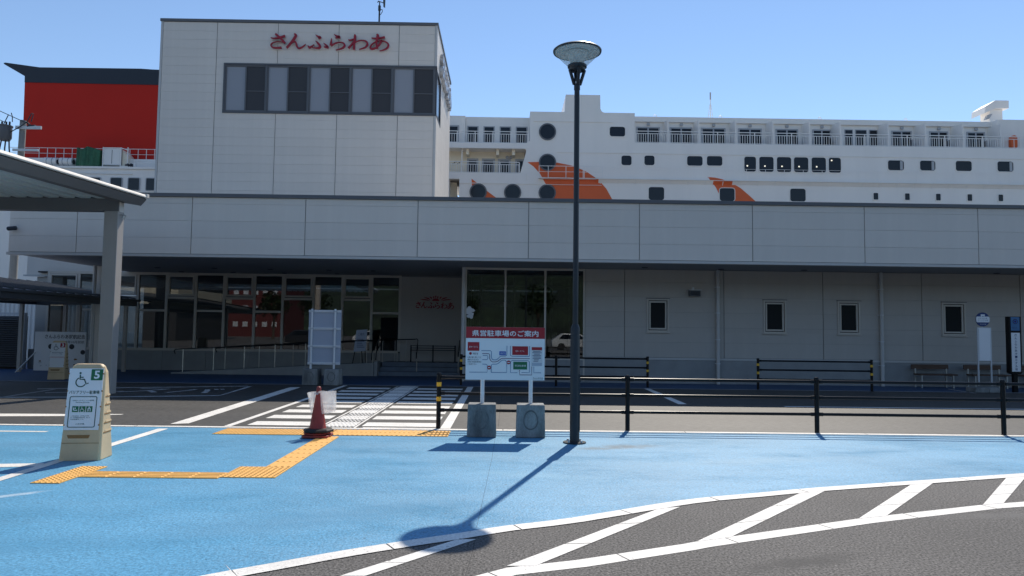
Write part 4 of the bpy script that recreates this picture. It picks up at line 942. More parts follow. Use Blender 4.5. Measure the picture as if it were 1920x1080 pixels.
# ------------------------------------------------------------------ rail fences
PO = MB().lathe([(.038, 0), (.038, .875), (.043, .878), (.043, .90), (.030, .918), (.0, .922)], 0, 0, 14, close=False).mesh('post', 'black_metal', True)
PO.set_sharp_from_angle(angle=math.radians(40))
BAND = MB().lathe([(.0405, -.035), (.0405, .035)], 0, 0, 14, close=False).mesh('reflector_band', 'yellow_band', True)
def fence(posts, label, banded):
    f = thing('rail_fence', (posts[0][0], posts[0][1], 0), label, 'fence')
    for i, (x, y) in enumerate(posts):
        p = piece('post', PO, (x, y, .008), f)
        if i in banded:
            for z in (.50, .74): piece('reflector_band', BAND, (x, y, z), f)
    for (xa, ya), (xb_, yb) in zip(posts[:-1], posts[1:]):
        d = Vector((xb_-xa, yb-ya, 0)).normalized()
        for z in (.855, .59, .315):
            a, b = Vector((xa, ya, z))+d*.05, Vector((xb_, yb, z))-d*.05
            r = MB().tube(a, b, .0255, 12).build('rail', 'black_metal', f, smooth=True, auto=50)
            for c in (a+d*.019, b-d*.019): MB().tube(c-d*.031, c+d*.031, .032, 10).build('end_collar', 'black_metal', r, smooth=True, auto=50)
fence([(-1.078, 11.87), (2.06, 11.87), (5.22, 11.87), (8.33, 11.84), (11.45, 11.82), (14.6, 11.8)], 'long black three-rail fence along the far edge of the blue pavement', {0})
fence([(-1.28, 21.25), (1.55, 21.25), (4.27, 21.18)], 'black rail fence with yellow bands behind the red parking map sign', {0, 2})
fence([(7.44, 20.82), (10.75, 20.75)], 'single-span black rail fence with yellow bands below the middle pair of windows', {0, 1})
# ------------------------------------------------------------------ car park map sign
SYN = 11.15
def block(x, y, z0, w_, h, d, parent, front=-1):
    b = MB().prism([(x-w_/2, z0), (x+w_/2, z0), (x+w_/2-.012, z0+h), (x-w_/2+.012, z0+h)], y-d/2, y+d/2).build('concrete_base', 'concrete', parent, bevel=.012)
    ov = [(x+.115*w_/.45*math.cos(t*math.pi/16), z0+h*.50+(.17 if math.sin(t*math.pi/16) > 0 else .13)*h/.5*math.sin(t*math.pi/16)) for t in range(32)]
    ov2 = [(x+(p[0]-x)*.84, z0+h*.5+(p[1]-z0-h*.5)*.88) for p in ov]
    ring(ov, ov2, y-d/2-.012, y-d/2+.002).build('grip_rim', 'concrete_stain_shade', b)
    return b
ms = thing('map_sign', (.015, SYN, 0), 'white car park map board with a red header on two posts in concrete blocks', 'sign')
sx0, sx1, sz0, sz1 = -.600, .628, .874, 1.694
block(-.335, SYN-.02, .008, .45, .50, .32, ms); block(.418, SYN-.02, .008, .45, .50, .32, ms)
for x in (-.335, .418): MB().tube((x, SYN, .5), (x, SYN, 1.6), .031, 14).build('post', 'sign_white', ms, smooth=True, auto=40)
zh = sz1-.175
bd = MB().box(sx0, sx1, SYN-.062, SYN-.034, sz0, sz1).build('board', 'sign_white', ms)
yb = SYN-.0645
MB().box(sx0+.0, sx1, SYN-.0665, SYN-.0621, zh, sz1-.001).build('header', 'sign_red', bd)
def U(px, py): return (sx0+(px-33)/1380*(sx1-sx0), sz1-(py-80)/935*(sz1-sz0))
def pr(name, m, a, b, dz=0): (x0, z1), (x1, z0) = U(*a), U(*b); return MB().box(x0, x1, yb-.001-dz, yb+.001, z0, z1).build(name, m, bd)
(a0, c1), (a1, c0) = U(140, 135), U(1300, 245)
lettering('県営駐車場のご案内', a0, a1, c0, c1, SYN-.0685, 'sign_white', bd, .012)
pr('map_block', 'sign_red', (65,350), (268,505)); pr('map_block', 'sign_red', (845,415), (1122,570)); pr('map_block', 'sign_green', (866,690), (1108,825)); pr('map_block', 'sign_blue', (620,508), (733,578))
def prt(t, a, b, m, bold=0): (x0, z1), (x1, z0) = U(*a), U(*b); return lettering(t, x0, x1, z0, z1, yb-.003, m, bd, bold)
prt('新ターミナル', (92,418), (243,450), 'sign_white'); prt('旧ターミナル', (905,486), (1055,516), 'sign_white'); prt('県営駐車場', (893,742), (1088,776), 'sign_white'); prt('出口', (640,524), (715,560), 'sign_white')
prt('現在地', (155,536), (250,572), 'ink'); prt('お車を置く際いて口', (65,604), (300,634), 'ink'); prt('乗船される方は', (65,644), (258,674), 'ink'); prt('近隣の県営駐車場を', (65,684), (308,714), 'ink'); prt('ご利用下さい', (65,726), (228,756), 'ink')
prt('さんふらわあ', (1210,960), (1385,998), 'ink_green', 0)
def cdot(px, py, r, m, dz): x, z = U(px, py); rr = r/1380*(sx1-sx0); return MB().prism([(x+rr*math.cos(t*math.pi/10), z+rr*math.sin(t*math.pi/10)) for t in range(20)], yb-dz, yb).build('map_dot', m, bd)
cdot(115, 552, 24, 'sign_red', .002)
for c in ((445,798),(784,703)): cdot(c[0], c[1], 33, 'sign_red', .005); pr('map_bar', 'sign_white', (c[0]-20, c[1]-7), (c[0]+20, c[1]+7), .006)
def mline(pts, wpx, m, dz=.0):
    q = [U(*p) for p in pts]; wd = wpx/1380*(sx1-sx0); mb = MB()
    off = offset(q, wd/2); of2 = offset(q, -wd/2); n = len(q)
    mb.add([(p[0], yb-.0018-dz, p[1]) for p in off]+[(p[0], yb-.0018-dz, p[1]) for p in of2], [(i, i+1, n+i+1, n+i) for i in range(n-1)])
    return mb.build('map_line', m, bd)
for l in ([(305,500),(465,500),(482,515),(482,625),(500,652),(525,660),(560,660),(585,650),(630,605),(650,594),(725,592),(745,580),(752,560),(752,410)],
          [(812,410),(812,560),(820,582),(840,592),(1125,592),(1145,592),(1150,575),(1150,410)],
          [(330,585),(405,585),(420,600),(420,640),(405,658),(325,660)], [(325,738),(395,740),(412,760),(412,880),(100,882)],
          [(482,882),(482,755),(500,738),(575,735),(600,725),(650,680),(680,662),(725,665),(752,700),(752,882),(482,882)],
          [(940,882),(818,882),(818,690),(845,668),(1120,668),(1148,685),(1148,878),(1012,878)], [(1226,770),(1226,880),(1355,880)]): mline(l, 9, 'line_blue')
mline([(320,552),(435,552),(450,565),(452,640),(470,675),(500,697),(560,697),(600,680),(650,640),(680,632),(1155,632)], 10, 'line_purple', .0006)
mline([(1190,770),(1190,920),(980,920),(975,870)], 10, 'line_purple', .0006)
x, z = U(977, 845); MB().prism([(x, z+.012), (x-.010, z-.012), (x+.010, z-.012)], yb-.003, yb).build('map_arrow', 'line_purple', bd)
nt_ = pr('notice', 'letter_white', (1185,425), (1370,760), .002)
def prn(n, m, a, b): (x0, z1), (x1, z0) = U(*a), U(*b); return MB().box(x0, x1, yb-.006, yb-.0035, z0, z1).build(n, m, nt_)
prn('notice_head', 'sign_red', (1185,428), (1366,480)); prn('notice_foot', 'sign_back', (1190,706), (1366,758))
for k, (a, b) in enumerate(((1210,1340),(1195,1360),(1225,1330),(1200,1350),(1215,1345),(1205,1350),(1225,1310),(1215,1300))): prn('text_line', 'ink_blue', (a, 496+k*25), (b, 505+k*25))
# ------------------------------------------------------------------ boards seen from behind across the road
BY = 20.75
bs = thing('back_facing_sign', (-5.26, BY, 0), 'tall blank grey back of a sign with three cross rails in concrete blocks', 'sign')
b0, b1 = V(577, 640, BY)[0], V(638, 640, BY)[0]
bz0, bz1 = V(600, 684, BY)[1], V(600, 581, BY)[1]
MB().box(b0, b1, BY+.06, BY+.075, bz0, bz1).build('board', 'sign_back', bs)
zr = [V(600, y, BY)[1] for y in (583.5, 616, 649.5, 681.5)]
for z in zr: MB().box(b0, b1, BY+.028, BY+.058, z-.03, z-.006).box(b0, b1, BY+.03, BY+.059, z+.0, z+.03).build('cross_rail', 'sign_white', bs)
for p in (583.8, 627.3):
    x = V(p, 640, BY)[0]; q = MB().tube((x, BY, .4), (x, BY, bz1+.03), .03, 12).build('post', 'sign_white', bs, smooth=True, auto=40)
    for z in zr: MB().box(x-.05, x+.05, BY-.035, BY+.027, z-.02, z+.02).build('clamp', 'galv', q)
for p in (587, 627):
    x = V(p, 700, BY)[0]; block(x-.03, BY, .0105, .44, .46, .50, bs)
# ------------------------------------------------------------------ easel notice by the ramp
e0 = G(676, 702); ex, ey = e0[0]+.05, e0[1]-.3
ea = thing('easel_notice', (ex, ey, 0), 'pale notice on a dark folding easel at the foot of the ramp', 'notice stand')
MB().prism([(ex-.25, .82), (ex+.17, .86), (ex+.22, 1.62), (ex-.16, 1.60)], ey-.05, ey-.02).build('notice', 'sign_back', ea)
for a, b, y in ((-.36, -.12, 0), (.20, .12, 0), (.02, -.02, .45)): MB().tube((ex+a, ey-.02+y*.9, .01), (ex+b, ey+.02, 1.35), .018, 6).build('leg', 'black_metal', ea)
MB().box(ex-.32, ex+.20, ey-.03, ey-.005, .28, .31).build('brace', 'black_metal', ea)
lettering('ご案内', ex-.1, ex+.12, 1.4, 1.5, ey-.052, 'ink_blue', ea)
for k in range(5): MB().box(ex-.14, ex+.13-.04*(k % 3), ey-.0525, ey-.0505, .98+.07*k, 1.0+.07*k).build('text_line', 'ink_blue', ea)
# ------------------------------------------------------------------ traffic cone with its plastic sleeve
cx0, cy0 = -2.80, 10.84
cn = thing('traffic_cone', (cx0, cy0, 0), 'faded red traffic cone in a torn clear plastic sleeve with black weights on its foot', 'traffic cone')
MB().lathe([(.0, .762), (.018, .76), (.032, .745), (.036, .70), (.040, .65), (.135, .07), (.15, .055)], cx0, cy0, 28, close=False).build('body', 'cone_red', cn, smooth=True, auto=60)
MB().prism([(cx0-.2, cy0-.16), (cx0-.16, cy0-.2), (cx0+.16, cy0-.2), (cx0+.2, cy0-.16), (cx0+.2, cy0+.16), (cx0+.16, cy0+.2), (cx0-.16, cy0+.2), (cx0-.2, cy0+.16)], .014, .050, axis='z').build('foot', 'cone_red', cn, bevel=.008)
MB().lathe([(.14, .052), (.20, .053), (.208, .065), (.20, .08), (.17, .086), (.14, .086)], cx0-.01, cy0, 8).build('weight_ring', 'cone_red', cn, bevel=.006)
MB().lathe([(.13, .087), (.228, .088), (.232, .118), (.20, .136), (.13, .140)], cx0+.012, cy0, 8).build('weight_ring', 'rubber', cn, bevel=.008)
def sleeve(pts, y0, y1):
    n = 8; vs = []; fs = []
    for j in range(n+1):
        t = j/n
        for i in range(n+1):
            s_ = i/n; a = [pts[0][k]*(1-s_)+pts[1][k]*s_ for k in (0, 1)]; b = [pts[3][k]*(1-s_)+pts[2][k]*s_ for k in (0, 1)]
            x, z = a[0]*(1-t)+b[0]*t, a[1]*(1-t)+b[1]*t
            vs.append((cx0+x, cy0+y0+(y1-y0)*s_+.022*math.sin(5*s_+2.3*t)*math.sin(math.pi*s_)+.012*math.sin(7*t+3*s_), z+.006*math.sin(9*s_+t)))
    for j in range(n):
        for i in range(n): fs.append((j*(n+1)+i, j*(n+1)+i+1, (j+1)*(n+1)+i+1, (j+1)*(n+1)+i))
    return MB().add(vs, fs)
sv = sleeve([(-.185, .66), (-.035, .672), (-.09, .33), (-.115, .345)], .03, -.06).build('plastic_sleeve', 'plastic_film', cn, smooth=True)
sleeve([(.03, .70), (.245, .685), (.250, .385), (.07, .345)], -.06, .02).build('plastic_sleeve', 'plastic_film', cn, smooth=True)
sleeve([(-.185, .665), (.245, .69), (.250, .39), (-.12, .34)], .10, .09).build('plastic_sleeve', 'plastic_film', cn, smooth=True)
sleeve([(-.075, .676), (.035, .695), (.028, .66), (-.02, .635)], -.062, -.05).build('plastic_sleeve', 'plastic_film', cn, smooth=True)
# ------------------------------------------------------------------ barrier-free parking sign stands
def wheelchair(parent, x, z, s, y, m):
    mb = MB(); k = 0
    def stroke(pts, wd):
        nonlocal k; k += 1
        q = [(x+p[0]*s, z+p[1]*s) for p in pts]; o1 = offset(q, wd*s/2); o2 = offset(q, -wd*s/2); n = len(q)
        mb.add([(p[0], y-.0002*k, p[1]) for p in o1+o2], [(i, i+1, n+i+1, n+i) for i in range(n-1)])
    stroke([(.08+.34*math.cos(math.radians(t)), -.14+.34*math.sin(math.radians(t))) for t in range(118, 345, 12)], .075)
    stroke([(.0, .42), (.0, .07), (.30, .07)], .085); stroke([(.0, .22), (.24, .22)], .07); stroke([(.30, .09), (.46, -.28), (.62, -.20)], .08)
    mb.add([(x+(.0+.075*math.cos(t*math.pi/8))*s, y-.0016, z+(.53+.075*math.sin(t*math.pi/8))*s) for t in range(16)], [tuple(range(16))])
    return mb.build('wheelchair_symbol', m, parent, local=True)
def sign_stand(loc, rz, label, number, numcol, body_text, boxed):
    t = thing('parking_sign_stand', loc, label, 'sign', 'parking sign stands', rz)
    H, W0, W1, D0, D1 = 1.16, .355, .24, .50, .14        # foot width half etc.
    # tapering hollow-plastic body: stacked courses with grooves in its flank, drawn as brown strips
    def w_at(z): return .238-.032*z
    def yf(z): return -.20+.115*z
    def yb_(z): return .21-.13*z
    zs = [0, .205, .215, .315, .325, .43, .44, .54, .55, .65, .66, .75, .76, 1.06, 1.13, 1.16]
    mb = MB(); rings = []
    for i, z in enumerate(zs):
        groove = i in (2, 4, 6, 8, 10, 12); w_ = w_at(z); f, b = yf(z), yb_(z)
        if z > 1.1: w_ -= .018 if z < 1.15 else .05; b -= .02; f += .0 if z < 1.15 else .02
        c = .05; d = .0
        r = [(-w_+.018, f), (w_-.018, f), (w_, f+.03), (w_, b-c), (w_-c, b), (-w_+c, b), (-w_, b-c), (-w_, f+.03)]
        rings.append([(p[0], p[1], z) for p in r])
    n = 8
    for r in rings: mb.v += r
    for j in range(len(rings)-1):
        for i in range(n): mb.f.append((j*n+i, j*n+(i+1) % n, (j+1)*n+(i+1) % n, (j+1)*n+i)); mb.m.append(0)
    mb.f.append(tuple(range(n-1, -1, -1))); mb.f.append(tuple(range((len(rings)-1)*n, len(rings)*n))); mb.m += [0, 0]
    body = mb.build('body', 'beige_plastic', t, local=True, bevel=.03)
    for k, z in enumerate((.21, .32, .435, .545, .655, .755)):
        if k > 0: 
            w_ = w_at(z); MB().box(w_-.05, w_+.004, yf(z)+.06, yb_(z)-.06, z-.006, z+.010).build('groove', 'rust_brown', body, local=True)  # brown strip at each groove, darker than the body
            MB().prism([(w_-.03, z+.011), (w_+.005, z+.011), (w_+.002, z+.03), (w_-.03, z+.03)], yf(z)+.10, yb_(z)-.04).build('rib', 'beige_plastic', body, local=True)
    z = .205; MB().box(-w_at(z)+.02, w_at(z)-.02, yf(z)-.002, yf(z)+.01, z+.001, z+.007).build('course_line', 'rust_brown', body, local=True)  # thin brown line between two courses
    MB().prism([(-.16, .305), (.10, .305), (.085, .262), (-.145, .262)], yf(.29)-.003, yf(.29)+.02).build('hand_hold', 'rust_brown', body, local=True)  # brown patch in place of the hand hold, darker than the body
    # tilted face plate: local plane y' on the sloping front
    pl = bpy.data.objects.new('face_plate', MB().box(-.20, .195, -.006, .0, 0, .745).mesh('face_plate', 'sign_white')); COL.objects.link(pl); pl.parent = t; ORG[pl] = Vector((0, 0, 0))
    zb = .365; tilt = math.atan(.115)
    pl.location = (.0, yf(zb)-.008, zb); pl.rotation_euler = (-tilt, 0, 0)
    for x in (-.2, .195):
        for z in (.06, .28, .47, .68):
            q = MB().tube((x, -.009, z), (x, .004, z), .009, 8).build('screw', 'rust_brown', pl, local=True)
    Yp = -.0075
    MB().box(.055, .188, Yp-.002, Yp, .60, .735).build('number_field', numcol, pl, local=True)
    lettering(number, .09, .155, .618, .718, Yp-.003, 'sign_white', pl, .03, local=True)
    wheelchair(pl, -.07, .60, .165, Yp-.001, 'ink_green' if boxed else 'ink')
    def tx(s_, x0, x1, z0, z1, m='ink_green', b=.005): lettering(s_, x0, x1, z0, z1, Yp-.0015, m, pl, b, local=True)
    if boxed:
        tx('バリアフリー駐車場', -.178, .168, .432, .476, b=.012)
        o_, i_ = rrect(-.165, .15, .03, .405, .02), rrect(-.157, .142, .038, .397, .014)
        ring(o_, i_, Yp-.002, Yp).build('frame_line', 'ink_green', pl, local=True)
        tx('大分県パーキングパーミット駐車場', -.13, .115, .347, .363); tx('Parking Permit', -.09, .065, .322, .338)
        for k, x in enumerate((-.125, -.045, .035)):
            pf = MB().box(x, x+.07, Yp-.002, Yp, .215, .285).build('pictogram_field', 'sign_green', pl, local=True)
            if k == 1: wheelchair(pl, x+.030, .243, .06, Yp-.0035, 'sign_white')
            elif k == 0: MB().box(x+.012, x+.022, Yp-.004, Yp-.0025, .235, .27).box(x+.022, x+.06, Yp-.004, Yp-.0025, .232, .242).tube((x+.035, Yp-.0025, .262), (x+.035, Yp-.004, .262), .008, 8).build('pictogram', 'sign_white', pl, local=True)
            else: MB().box(x+.018, x+.028, Yp-.004, Yp-.0025, .222, .262).box(x+.03, x+.052, Yp-.004, Yp-.0025, .252, .262).box(x+.044, x+.052, Yp-.0045, Yp-.003, .222, .252).tube((x+.034, Yp-.0025, .272), (x+.034, Yp-.004, .272), .008, 8).build('pictogram', 'sign_white', pl, local=True)
        tx('この駐車場は、許可証の所持', -.135, .075, .162, .174); tx('者・必要障害者用駐車場、車いす', -.135, .09, .142, .154); tx('利用者優先です。', -.135, .02, .122, .134)
        tx('☉大分県', -.07, .03, .062, .082)
    else:
        tx('障害者等用駐車場', -.15, .15, .43, .455, 'ink_blue'); tx('バリアフリー専用', -.15, .12, .39, .415, 'ink_blue')
        MB().box(-.19, .185, Yp-.002, Yp, .30, .312).build('stripe', 'sign_red', pl, local=True)
    return t
sign_stand((-5.15, 8.93, .005), math.radians(7), 'beige plastic stand with a wheelchair parking sign numbered 5 on the blue pavement', '5', 'sign_green', '', True)
sign_stand((-13.50, 21.75, .006), math.radians(10), 'far beige stand with wheelchair parking sign numbered 3 beside the walkway posts', '3', 'sign_red', '', False)
# ------------------------------------------------------------------ white poster board behind stand number 3
p0, p1 = V(64, 660, 24.9)[0], V(160, 660, 24.9)[0]; q0, q1 = .06, V(100, 622, 24.9)[1]
pb = thing('poster_board', ((p0+p1)/2, 24.9, 0), 'large white poster board with dark print and drawings behind the walkway posts', 'poster board')
po_ = MB().box(p0, p1, 24.9, 24.95, q0, q1).build('board', 'sign_white', pb)
lettering('さんふらわあ就航記念', p0+.35, p1-.03, q1-.24, q1-.09, 24.897, 'ink', po_, .012); lettering('2023年10月就航', p0+.9, p1-.05, q1-.40, q1-.30, 24.897, 'ink', po_)
for (u, v, r) in ((.32, .62, .09), (.73, .62, .09), (.95, .48, .08)): MB().prism([(p0+u*(p1-p0)+r*math.cos(t*math.pi/10), q0+v*(q1-q0)+r*math.sin(t*math.pi/10)) for t in range(20)], 24.895, 24.899).build('face_hole', 'ink', po_)
for k in range(14):
    u, v = random.uniform(.12, .9), random.uniform(.08, .42); a = random.uniform(.03, .07)
    MB().prism([(p0+u*(p1-p0)+a*random.uniform(.6, 1.2)*math.cos(t*1.05), q0+v*(q1-q0)+a*.6*random.uniform(.5, 1.2)*math.sin(t*1.05)) for t in range(6)], 24.896-k*.0002, 24.899).build('drawing', 'galv' if k % 3 else 'rust_brown', po_)
MB().tube((p0-.35, 24.5, .01), (p0+.05, 24.9, .7), .018, 6).build('prop', 'galv', pb)
# ------------------------------------------------------------------ car park canopy at the left
def zc_(y): return 4.95-(17.8-y)*.0335
cp = thing('parking_canopy', (-9.6, 17.35, 0), 'flat car park canopy with a pale gutter edge on a grey steel column', 'canopy')
def shear_prism(poly, y0, y1):
    mb = MB(); n = len(poly)
    ar = sum(poly[i][0]*poly[(i+1) % n][1]-poly[(i+1) % n][0]*poly[i][1] for i in range(n))
    if ar < 0: poly = poly[::-1]
    vs = [(p[0], y0, p[1]+zc_(y0)) for p in poly]+[(p[0], y1, p[1]+zc_(y1)) for p in poly]
    return mb.add(vs, [tuple(range(n)), tuple(range(2*n-1, n-1, -1))]+[(i, i+n, (i+1) % n+n, (i+1) % n) for i in range(n)])
YN = 3.0
shear_prism([(-9.20, .0), (-9.13, .0), (-9.075, -.012), (-9.035, -.04), (-9.015, -.08), (-9.03, -.105), (-9.09, -.095), (-9.20, -.05)], YN, 17.72).build('gutter', 'gutter', cp)
shear_prism([(-9.01, .004), (-9.01, -.09), (-9.21, -.09), (-9.21, .004)], 17.725, 17.82).build('gutter_end', 'gutter', cp)
shear_prism([(-9.09, -.10), (-9.06, -.125), (-9.20, -.29), (-9.75, -.20), (-9.75, -.06), (-9.21, -.055)], YN, 17.80).build('edge_fascia', 'canopy_steel', cp)
shear_prism([(-9.21, -.001), (-9.21, -.053), (-32, -.053), (-32, -.001)], YN, 17.78).build('roof_sheet', 'canopy_steel', cp)
prof = []; x = -9.76
while x > -24:
    prof += [(x, -.20), (x-.20, -.20), (x-.235, -.08), (x-.355, -.08)]; x -= .39
mb = MB(); n = len(prof)
mb.add([(p[0], YN, p[1]+zc_(YN)) for p in prof]+[(p[0], 17.5, p[1]+zc_(17.5)) for p in prof], [(i, i+1, n+i+1, n+i) for i in range(n-1)])
mb.build('ceiling_deck', 'deck_sheet', cp)
MB().box(-32, -9.435, 17.22, 17.46, 4.43, 4.735).build('beam', 'canopy_steel', cp)
MB().box(-32, -9.6, 17.26, 17.42, 4.736, 4.84).build('beam_web', 'canopy_steel', cp)
MB().box(-9.77, -9.432, 17.20, 17.48, 0, 4.428).build('column', 'canopy_column', cp, bevel=.012)
MB().box(-9.431, -9.425, 17.24, 17.44, 4.42, 4.66).build('splice_plate', 'gutter', cp)
for y in (17.28, 17.38): MB().path([(-9.43, y, 4.34), (-9.37, y, 4.36), (-9.34, y, 4.33), (-9.36, y-.02, 4.24)], .014, 5).build('hook', 'steel', cp)
# ------------------------------------------------------------------ low covered walkway
wk = thing('covered_walkway', (-14.8, 22, 0), 'low covered walkway with a dark seamed metal roof at the left edge', 'shelter')
ze, zr_ = 2.62, 3.18; xe0, xr0 = -13.55, -16.9
MB().prism([(xe0, ze), (xr0, zr_), (xr0, zr_-.07), (xe0, ze-.07)], 14, 26.35).build('roof_sheet', 'roof_sheet', wk)
for k in range(27):
    y = 14.1+.46*k; MB().prism([(xe0+.01, ze+.001), (xe0+.01, ze+.045), (xr0, zr_+.045), (xr0, zr_+.001)], y, y+.06).build('roof_seam', 'dark_frame', wk)
MB().box(xe0-.12, xe0-.02, 14, 26.3, ze-.26, ze-.09).box(xr0+.02, xr0+.12, 14, 26.3, ze-.26, ze-.09).build('edge_beam', 'dark_frame', wk)
MB().box(xe0-.1, xe0+.06, 14, 26.4, ze-.085, ze-.005).build('gutter', 'dark_frame', wk)
for y in (16, 19, 22.3, 25.6): MB().box(xr0+.12, xe0-.12, y-.06, y+.06, ze-.25, ze-.10).build('cross_beam', 'dark_frame', wk)
for (x, y) in ((xe0-.07, 19.0), (xe0-.07, 25.65), (-15.25, 25.6), (-15.75, 25.6), (xr0+.07, 24.9), (xr0+.07, 19)): MB().box(x-.055, x+.055, y-.055, y+.055, 0, ze-.262).build('post', 'canopy_column', wk)
MB().tube((xe0+.06, 19.0, 0), (xe0+.06, 19.0, ze-.1), .035, 10).build('downpipe', 'steel', wk, smooth=True, auto=40)
# louvred plant screen and corrugated fence left of the wing
lv = thing('louvre_screen', (-18.6, 26.4, 0), 'grey louvred plant screen behind the covered walkway', 'screen')
MB().box(-20.6, -17.7, 26.5, 26.55, 0, 1.95).build('backing', 'interior_dark', lv)
for k in range(24): MB().prism([(26.36, .1+.078*k), (26.48, .155+.078*k), (26.48, .165+.078*k), (26.36, .112+.078*k)], -20.6, -17.7, axis='x').build('slat', 'coping', lv)
for x in (-20.6, -19.15, -17.75): MB().box(x, x+.06, 26.33, 26.5, 0, 2.0).build('mullion', 'galv', lv)
MB().box(-20.6, -17.69, 26.34, 26.5, 2.0, 2.08).build('cap', 'galv', lv)
cf = thing('corrugated_fence', (-24, 33, 0), 'white corrugated sheet fence glimpsed under the walkway roof', 'fence')
mb = MB()
for k in range(60): x = -30+k*.2; mb.prism([(x, 33), (x+.05, 32.94), (x+.13, 32.94), (x+.18, 33), (x+.2, 33), (x+.2, 33.02), (x, 33.02)], 0, 2.9, axis='z')
mb.build('sheet', 'ship_white', cf)
MB().box(-30, -18, 33.03, 33.1, 2.5, 2.6).build('rail', 'galv', cf)
# security camera on the end of the fascia
kx, kz = V(23, 428, FY-.1)
sc_ = thing('security_camera', (kx, FY, kz), 'small black security camera on the left end of the fascia', 'camera')
MB().tube((kx-.08, FY-.16, kz-.02), (kx+.12, FY-.10, kz+.01), .06, 12).build('housing', 'ink', sc_, smooth=True, auto=40)
MB().tube((kx+.05, FY-.12, kz), (kx+.05, FY-.003, kz+.03), .025, 8).build('arm', 'ink', sc_)
MB().tube((kx-.10, FY-.165, kz-.023), (kx-.079, FY-.16, kz-.02), .045, 12).build('lens', 'ship_glass', sc_)
# ------------------------------------------------------------------ bus stops and benches on the right
by = 20.9
bx, bz = V(1841.5, 599, by); 
bu = thing('bus_stop_sign', (bx, by, 0), 'bus stop with a round blue and white disc above an empty timetable panel', 'bus stop')
rr = .205
MB().prism([(bx+rr*math.cos(t*math.pi/20), bz+rr*1.02*math.sin(t*math.pi/20)) for t in range(40)], by-.03, by-.006).build('disc', 'navy', bu)
arc = lambda lo, hi, r: [(bx+r*math.cos(math.radians(t)), bz+r*math.sin(math.radians(t))) for t in range(lo, hi+1, 5)]
MB().prism(arc(-25, 25, rr*.985)+arc(155, 205, rr*.985), by-.033, by-.031).build('disc_field', 'sign_white', bu)
lettering('さんふらわあ', bx-.13, bx+.13, bz+.015, bz+.055, by-.035, 'ink_blue', bu); lettering('ターミナル前', bx-.15, bx+.15, bz-.045, bz-.005, by-.035, 'ink_blue', bu)
MB().box(bx-.06, bx+.06, by-.033, by-.031, bz+.10, bz+.15).box(bx-.05, bx-.03, by-.033, by-.031, bz+.085, bz+.1).box(bx+.03, bx+.05, by-.033, by-.031, bz+.085, bz+.1).build('bus_symbol', 'sign_white', bu)
lettering('大分交通', bx-.09, bx+.09, bz-.155, bz-.125, by-.0325, 'sign_white', bu)
pz1, pz0 = V(1845, 614, by)[1], V(1845, 677, by)[1]; px0, px1 = V(1832, 640, by)[0], V(1858, 640, by)[0]
MB().box(px0+.045, px1-.03, by-.02, by+.01, pz0+.02, pz1-.02).build('timetable_panel', 'sign_white', bu)
MB().box(px0, px0+.03, by-.025, by+.015, .2, pz1).box(px1-.028, px1, by-.025, by+.015, .2, pz1).box(px0+.03, px1-.028, by-.024, by+.014, pz1-.018, pz1).box(px0+.03, px1-.028, by-.024, by+.014, pz0, pz0+.018).build('panel_frame', 'galv', bu)
MB().box(bx-.02, bx+.02, by-.005, by+.02, pz1, bz).build('disc_stem', 'galv', bu)
for a, b in ((1819, 1844.3), (1845, 1870)):
    MB().box(V(a, 730, by)[0], V(b, 730, by)[0], by-.25, by+.2, .012, .15).build('base_weight', 'concrete', bu, bevel=.01)
tx0, tx1 = V(1889.5, 600, by)[0], V(1912, 600, by)[0]; tzt, tzb = V(1900, 593.5, by)[1], V(1900, 703, by)[1]
tt = thing('bus_stop_totem', ((tx0+tx1)/2, by, 0), 'slim dark bus stop totem with a blue head at the right edge', 'bus stop')
MB().box(tx0, tx1, by-.05, by+.12, tzb+.06, tzt).build('case', 'black_metal', tt, bevel=.008)
MB().prism([(tx0+.06, tzb+.02), (tx0, tzb+.058), (tx1, tzb+.058), (tx1-.06, tzb+.02)], by-.045, by+.11).build('foot_taper', 'black_metal', tt)
MB().box((tx0+tx1)/2-.06, (tx0+tx1)/2+.06, by-.02, by+.08, 0, tzb+.019).build('stem', 'black_metal', tt)
hb = tzt-.42; MB().box(tx0+.05, tx1-.05, by-.056, by-.051, hb, tzt-.015).build('head_panel', 'line_blue', tt)
cxm = (tx0+tx1)/2
for r, m, d in ((.075, 'ink', .058), (.055, 'sign_blue', .060), (.03, 'ink', .062)): MB().prism([(cxm+r*math.cos(t*math.pi/12), tzt-.15+r*math.sin(t*math.pi/12)) for t in range(24)], by-d, by-.0505).build('emblem', m, tt)
lettering('亀の井', cxm-.09, cxm+.05, hb+.06, hb+.11, by-.058, 'ink_blue', tt)
MB().box(tx0+.05, tx1-.05, by-.056, by-.051, tzb+.10, hb-.06).build('name_panel', 'sign_white', tt)
for k, ch in enumerate('さんふらわあターミナル前'):
    z = hb-.13-k*((hb-.13-tzb-.17)/11); lettering(ch, cxm-.035, cxm+.035, z-.035, z+.035, by-.058, 'ink_blue', tt, .01)
def bench(x0, label):
    b = thing('bench', (x0+.6, 22.6, 0), label, 'bench', 'benches along the right-hand wall')
    MB().box(x0, x0+1.20, 22.72, 22.76, .58, .73).build('backrest', 'wood', b, bevel=.006)
    MB().box(x0+.02, x0+1.24, 22.30, 22.66, .40, .445).build('seat', 'wood', b, bevel=.006)
    for x in (x0+.10, x0+1.10):
        MB().box(x, x+.04, 22.70, 22.74, 0, .60).box(x, x+.04, 22.34, 22.38, 0, .40).box(x+.001, x+.039, 22.38, 22.70, .36, .398).build('leg', 'steel', b)
for x, l in ((13.05, 'brown bench farthest left along the right-hand wall'), (14.75, 'brown bench behind the round bus stop sign'), (16.35, 'brown bench behind the dark bus stop totem')): bench(x, l)
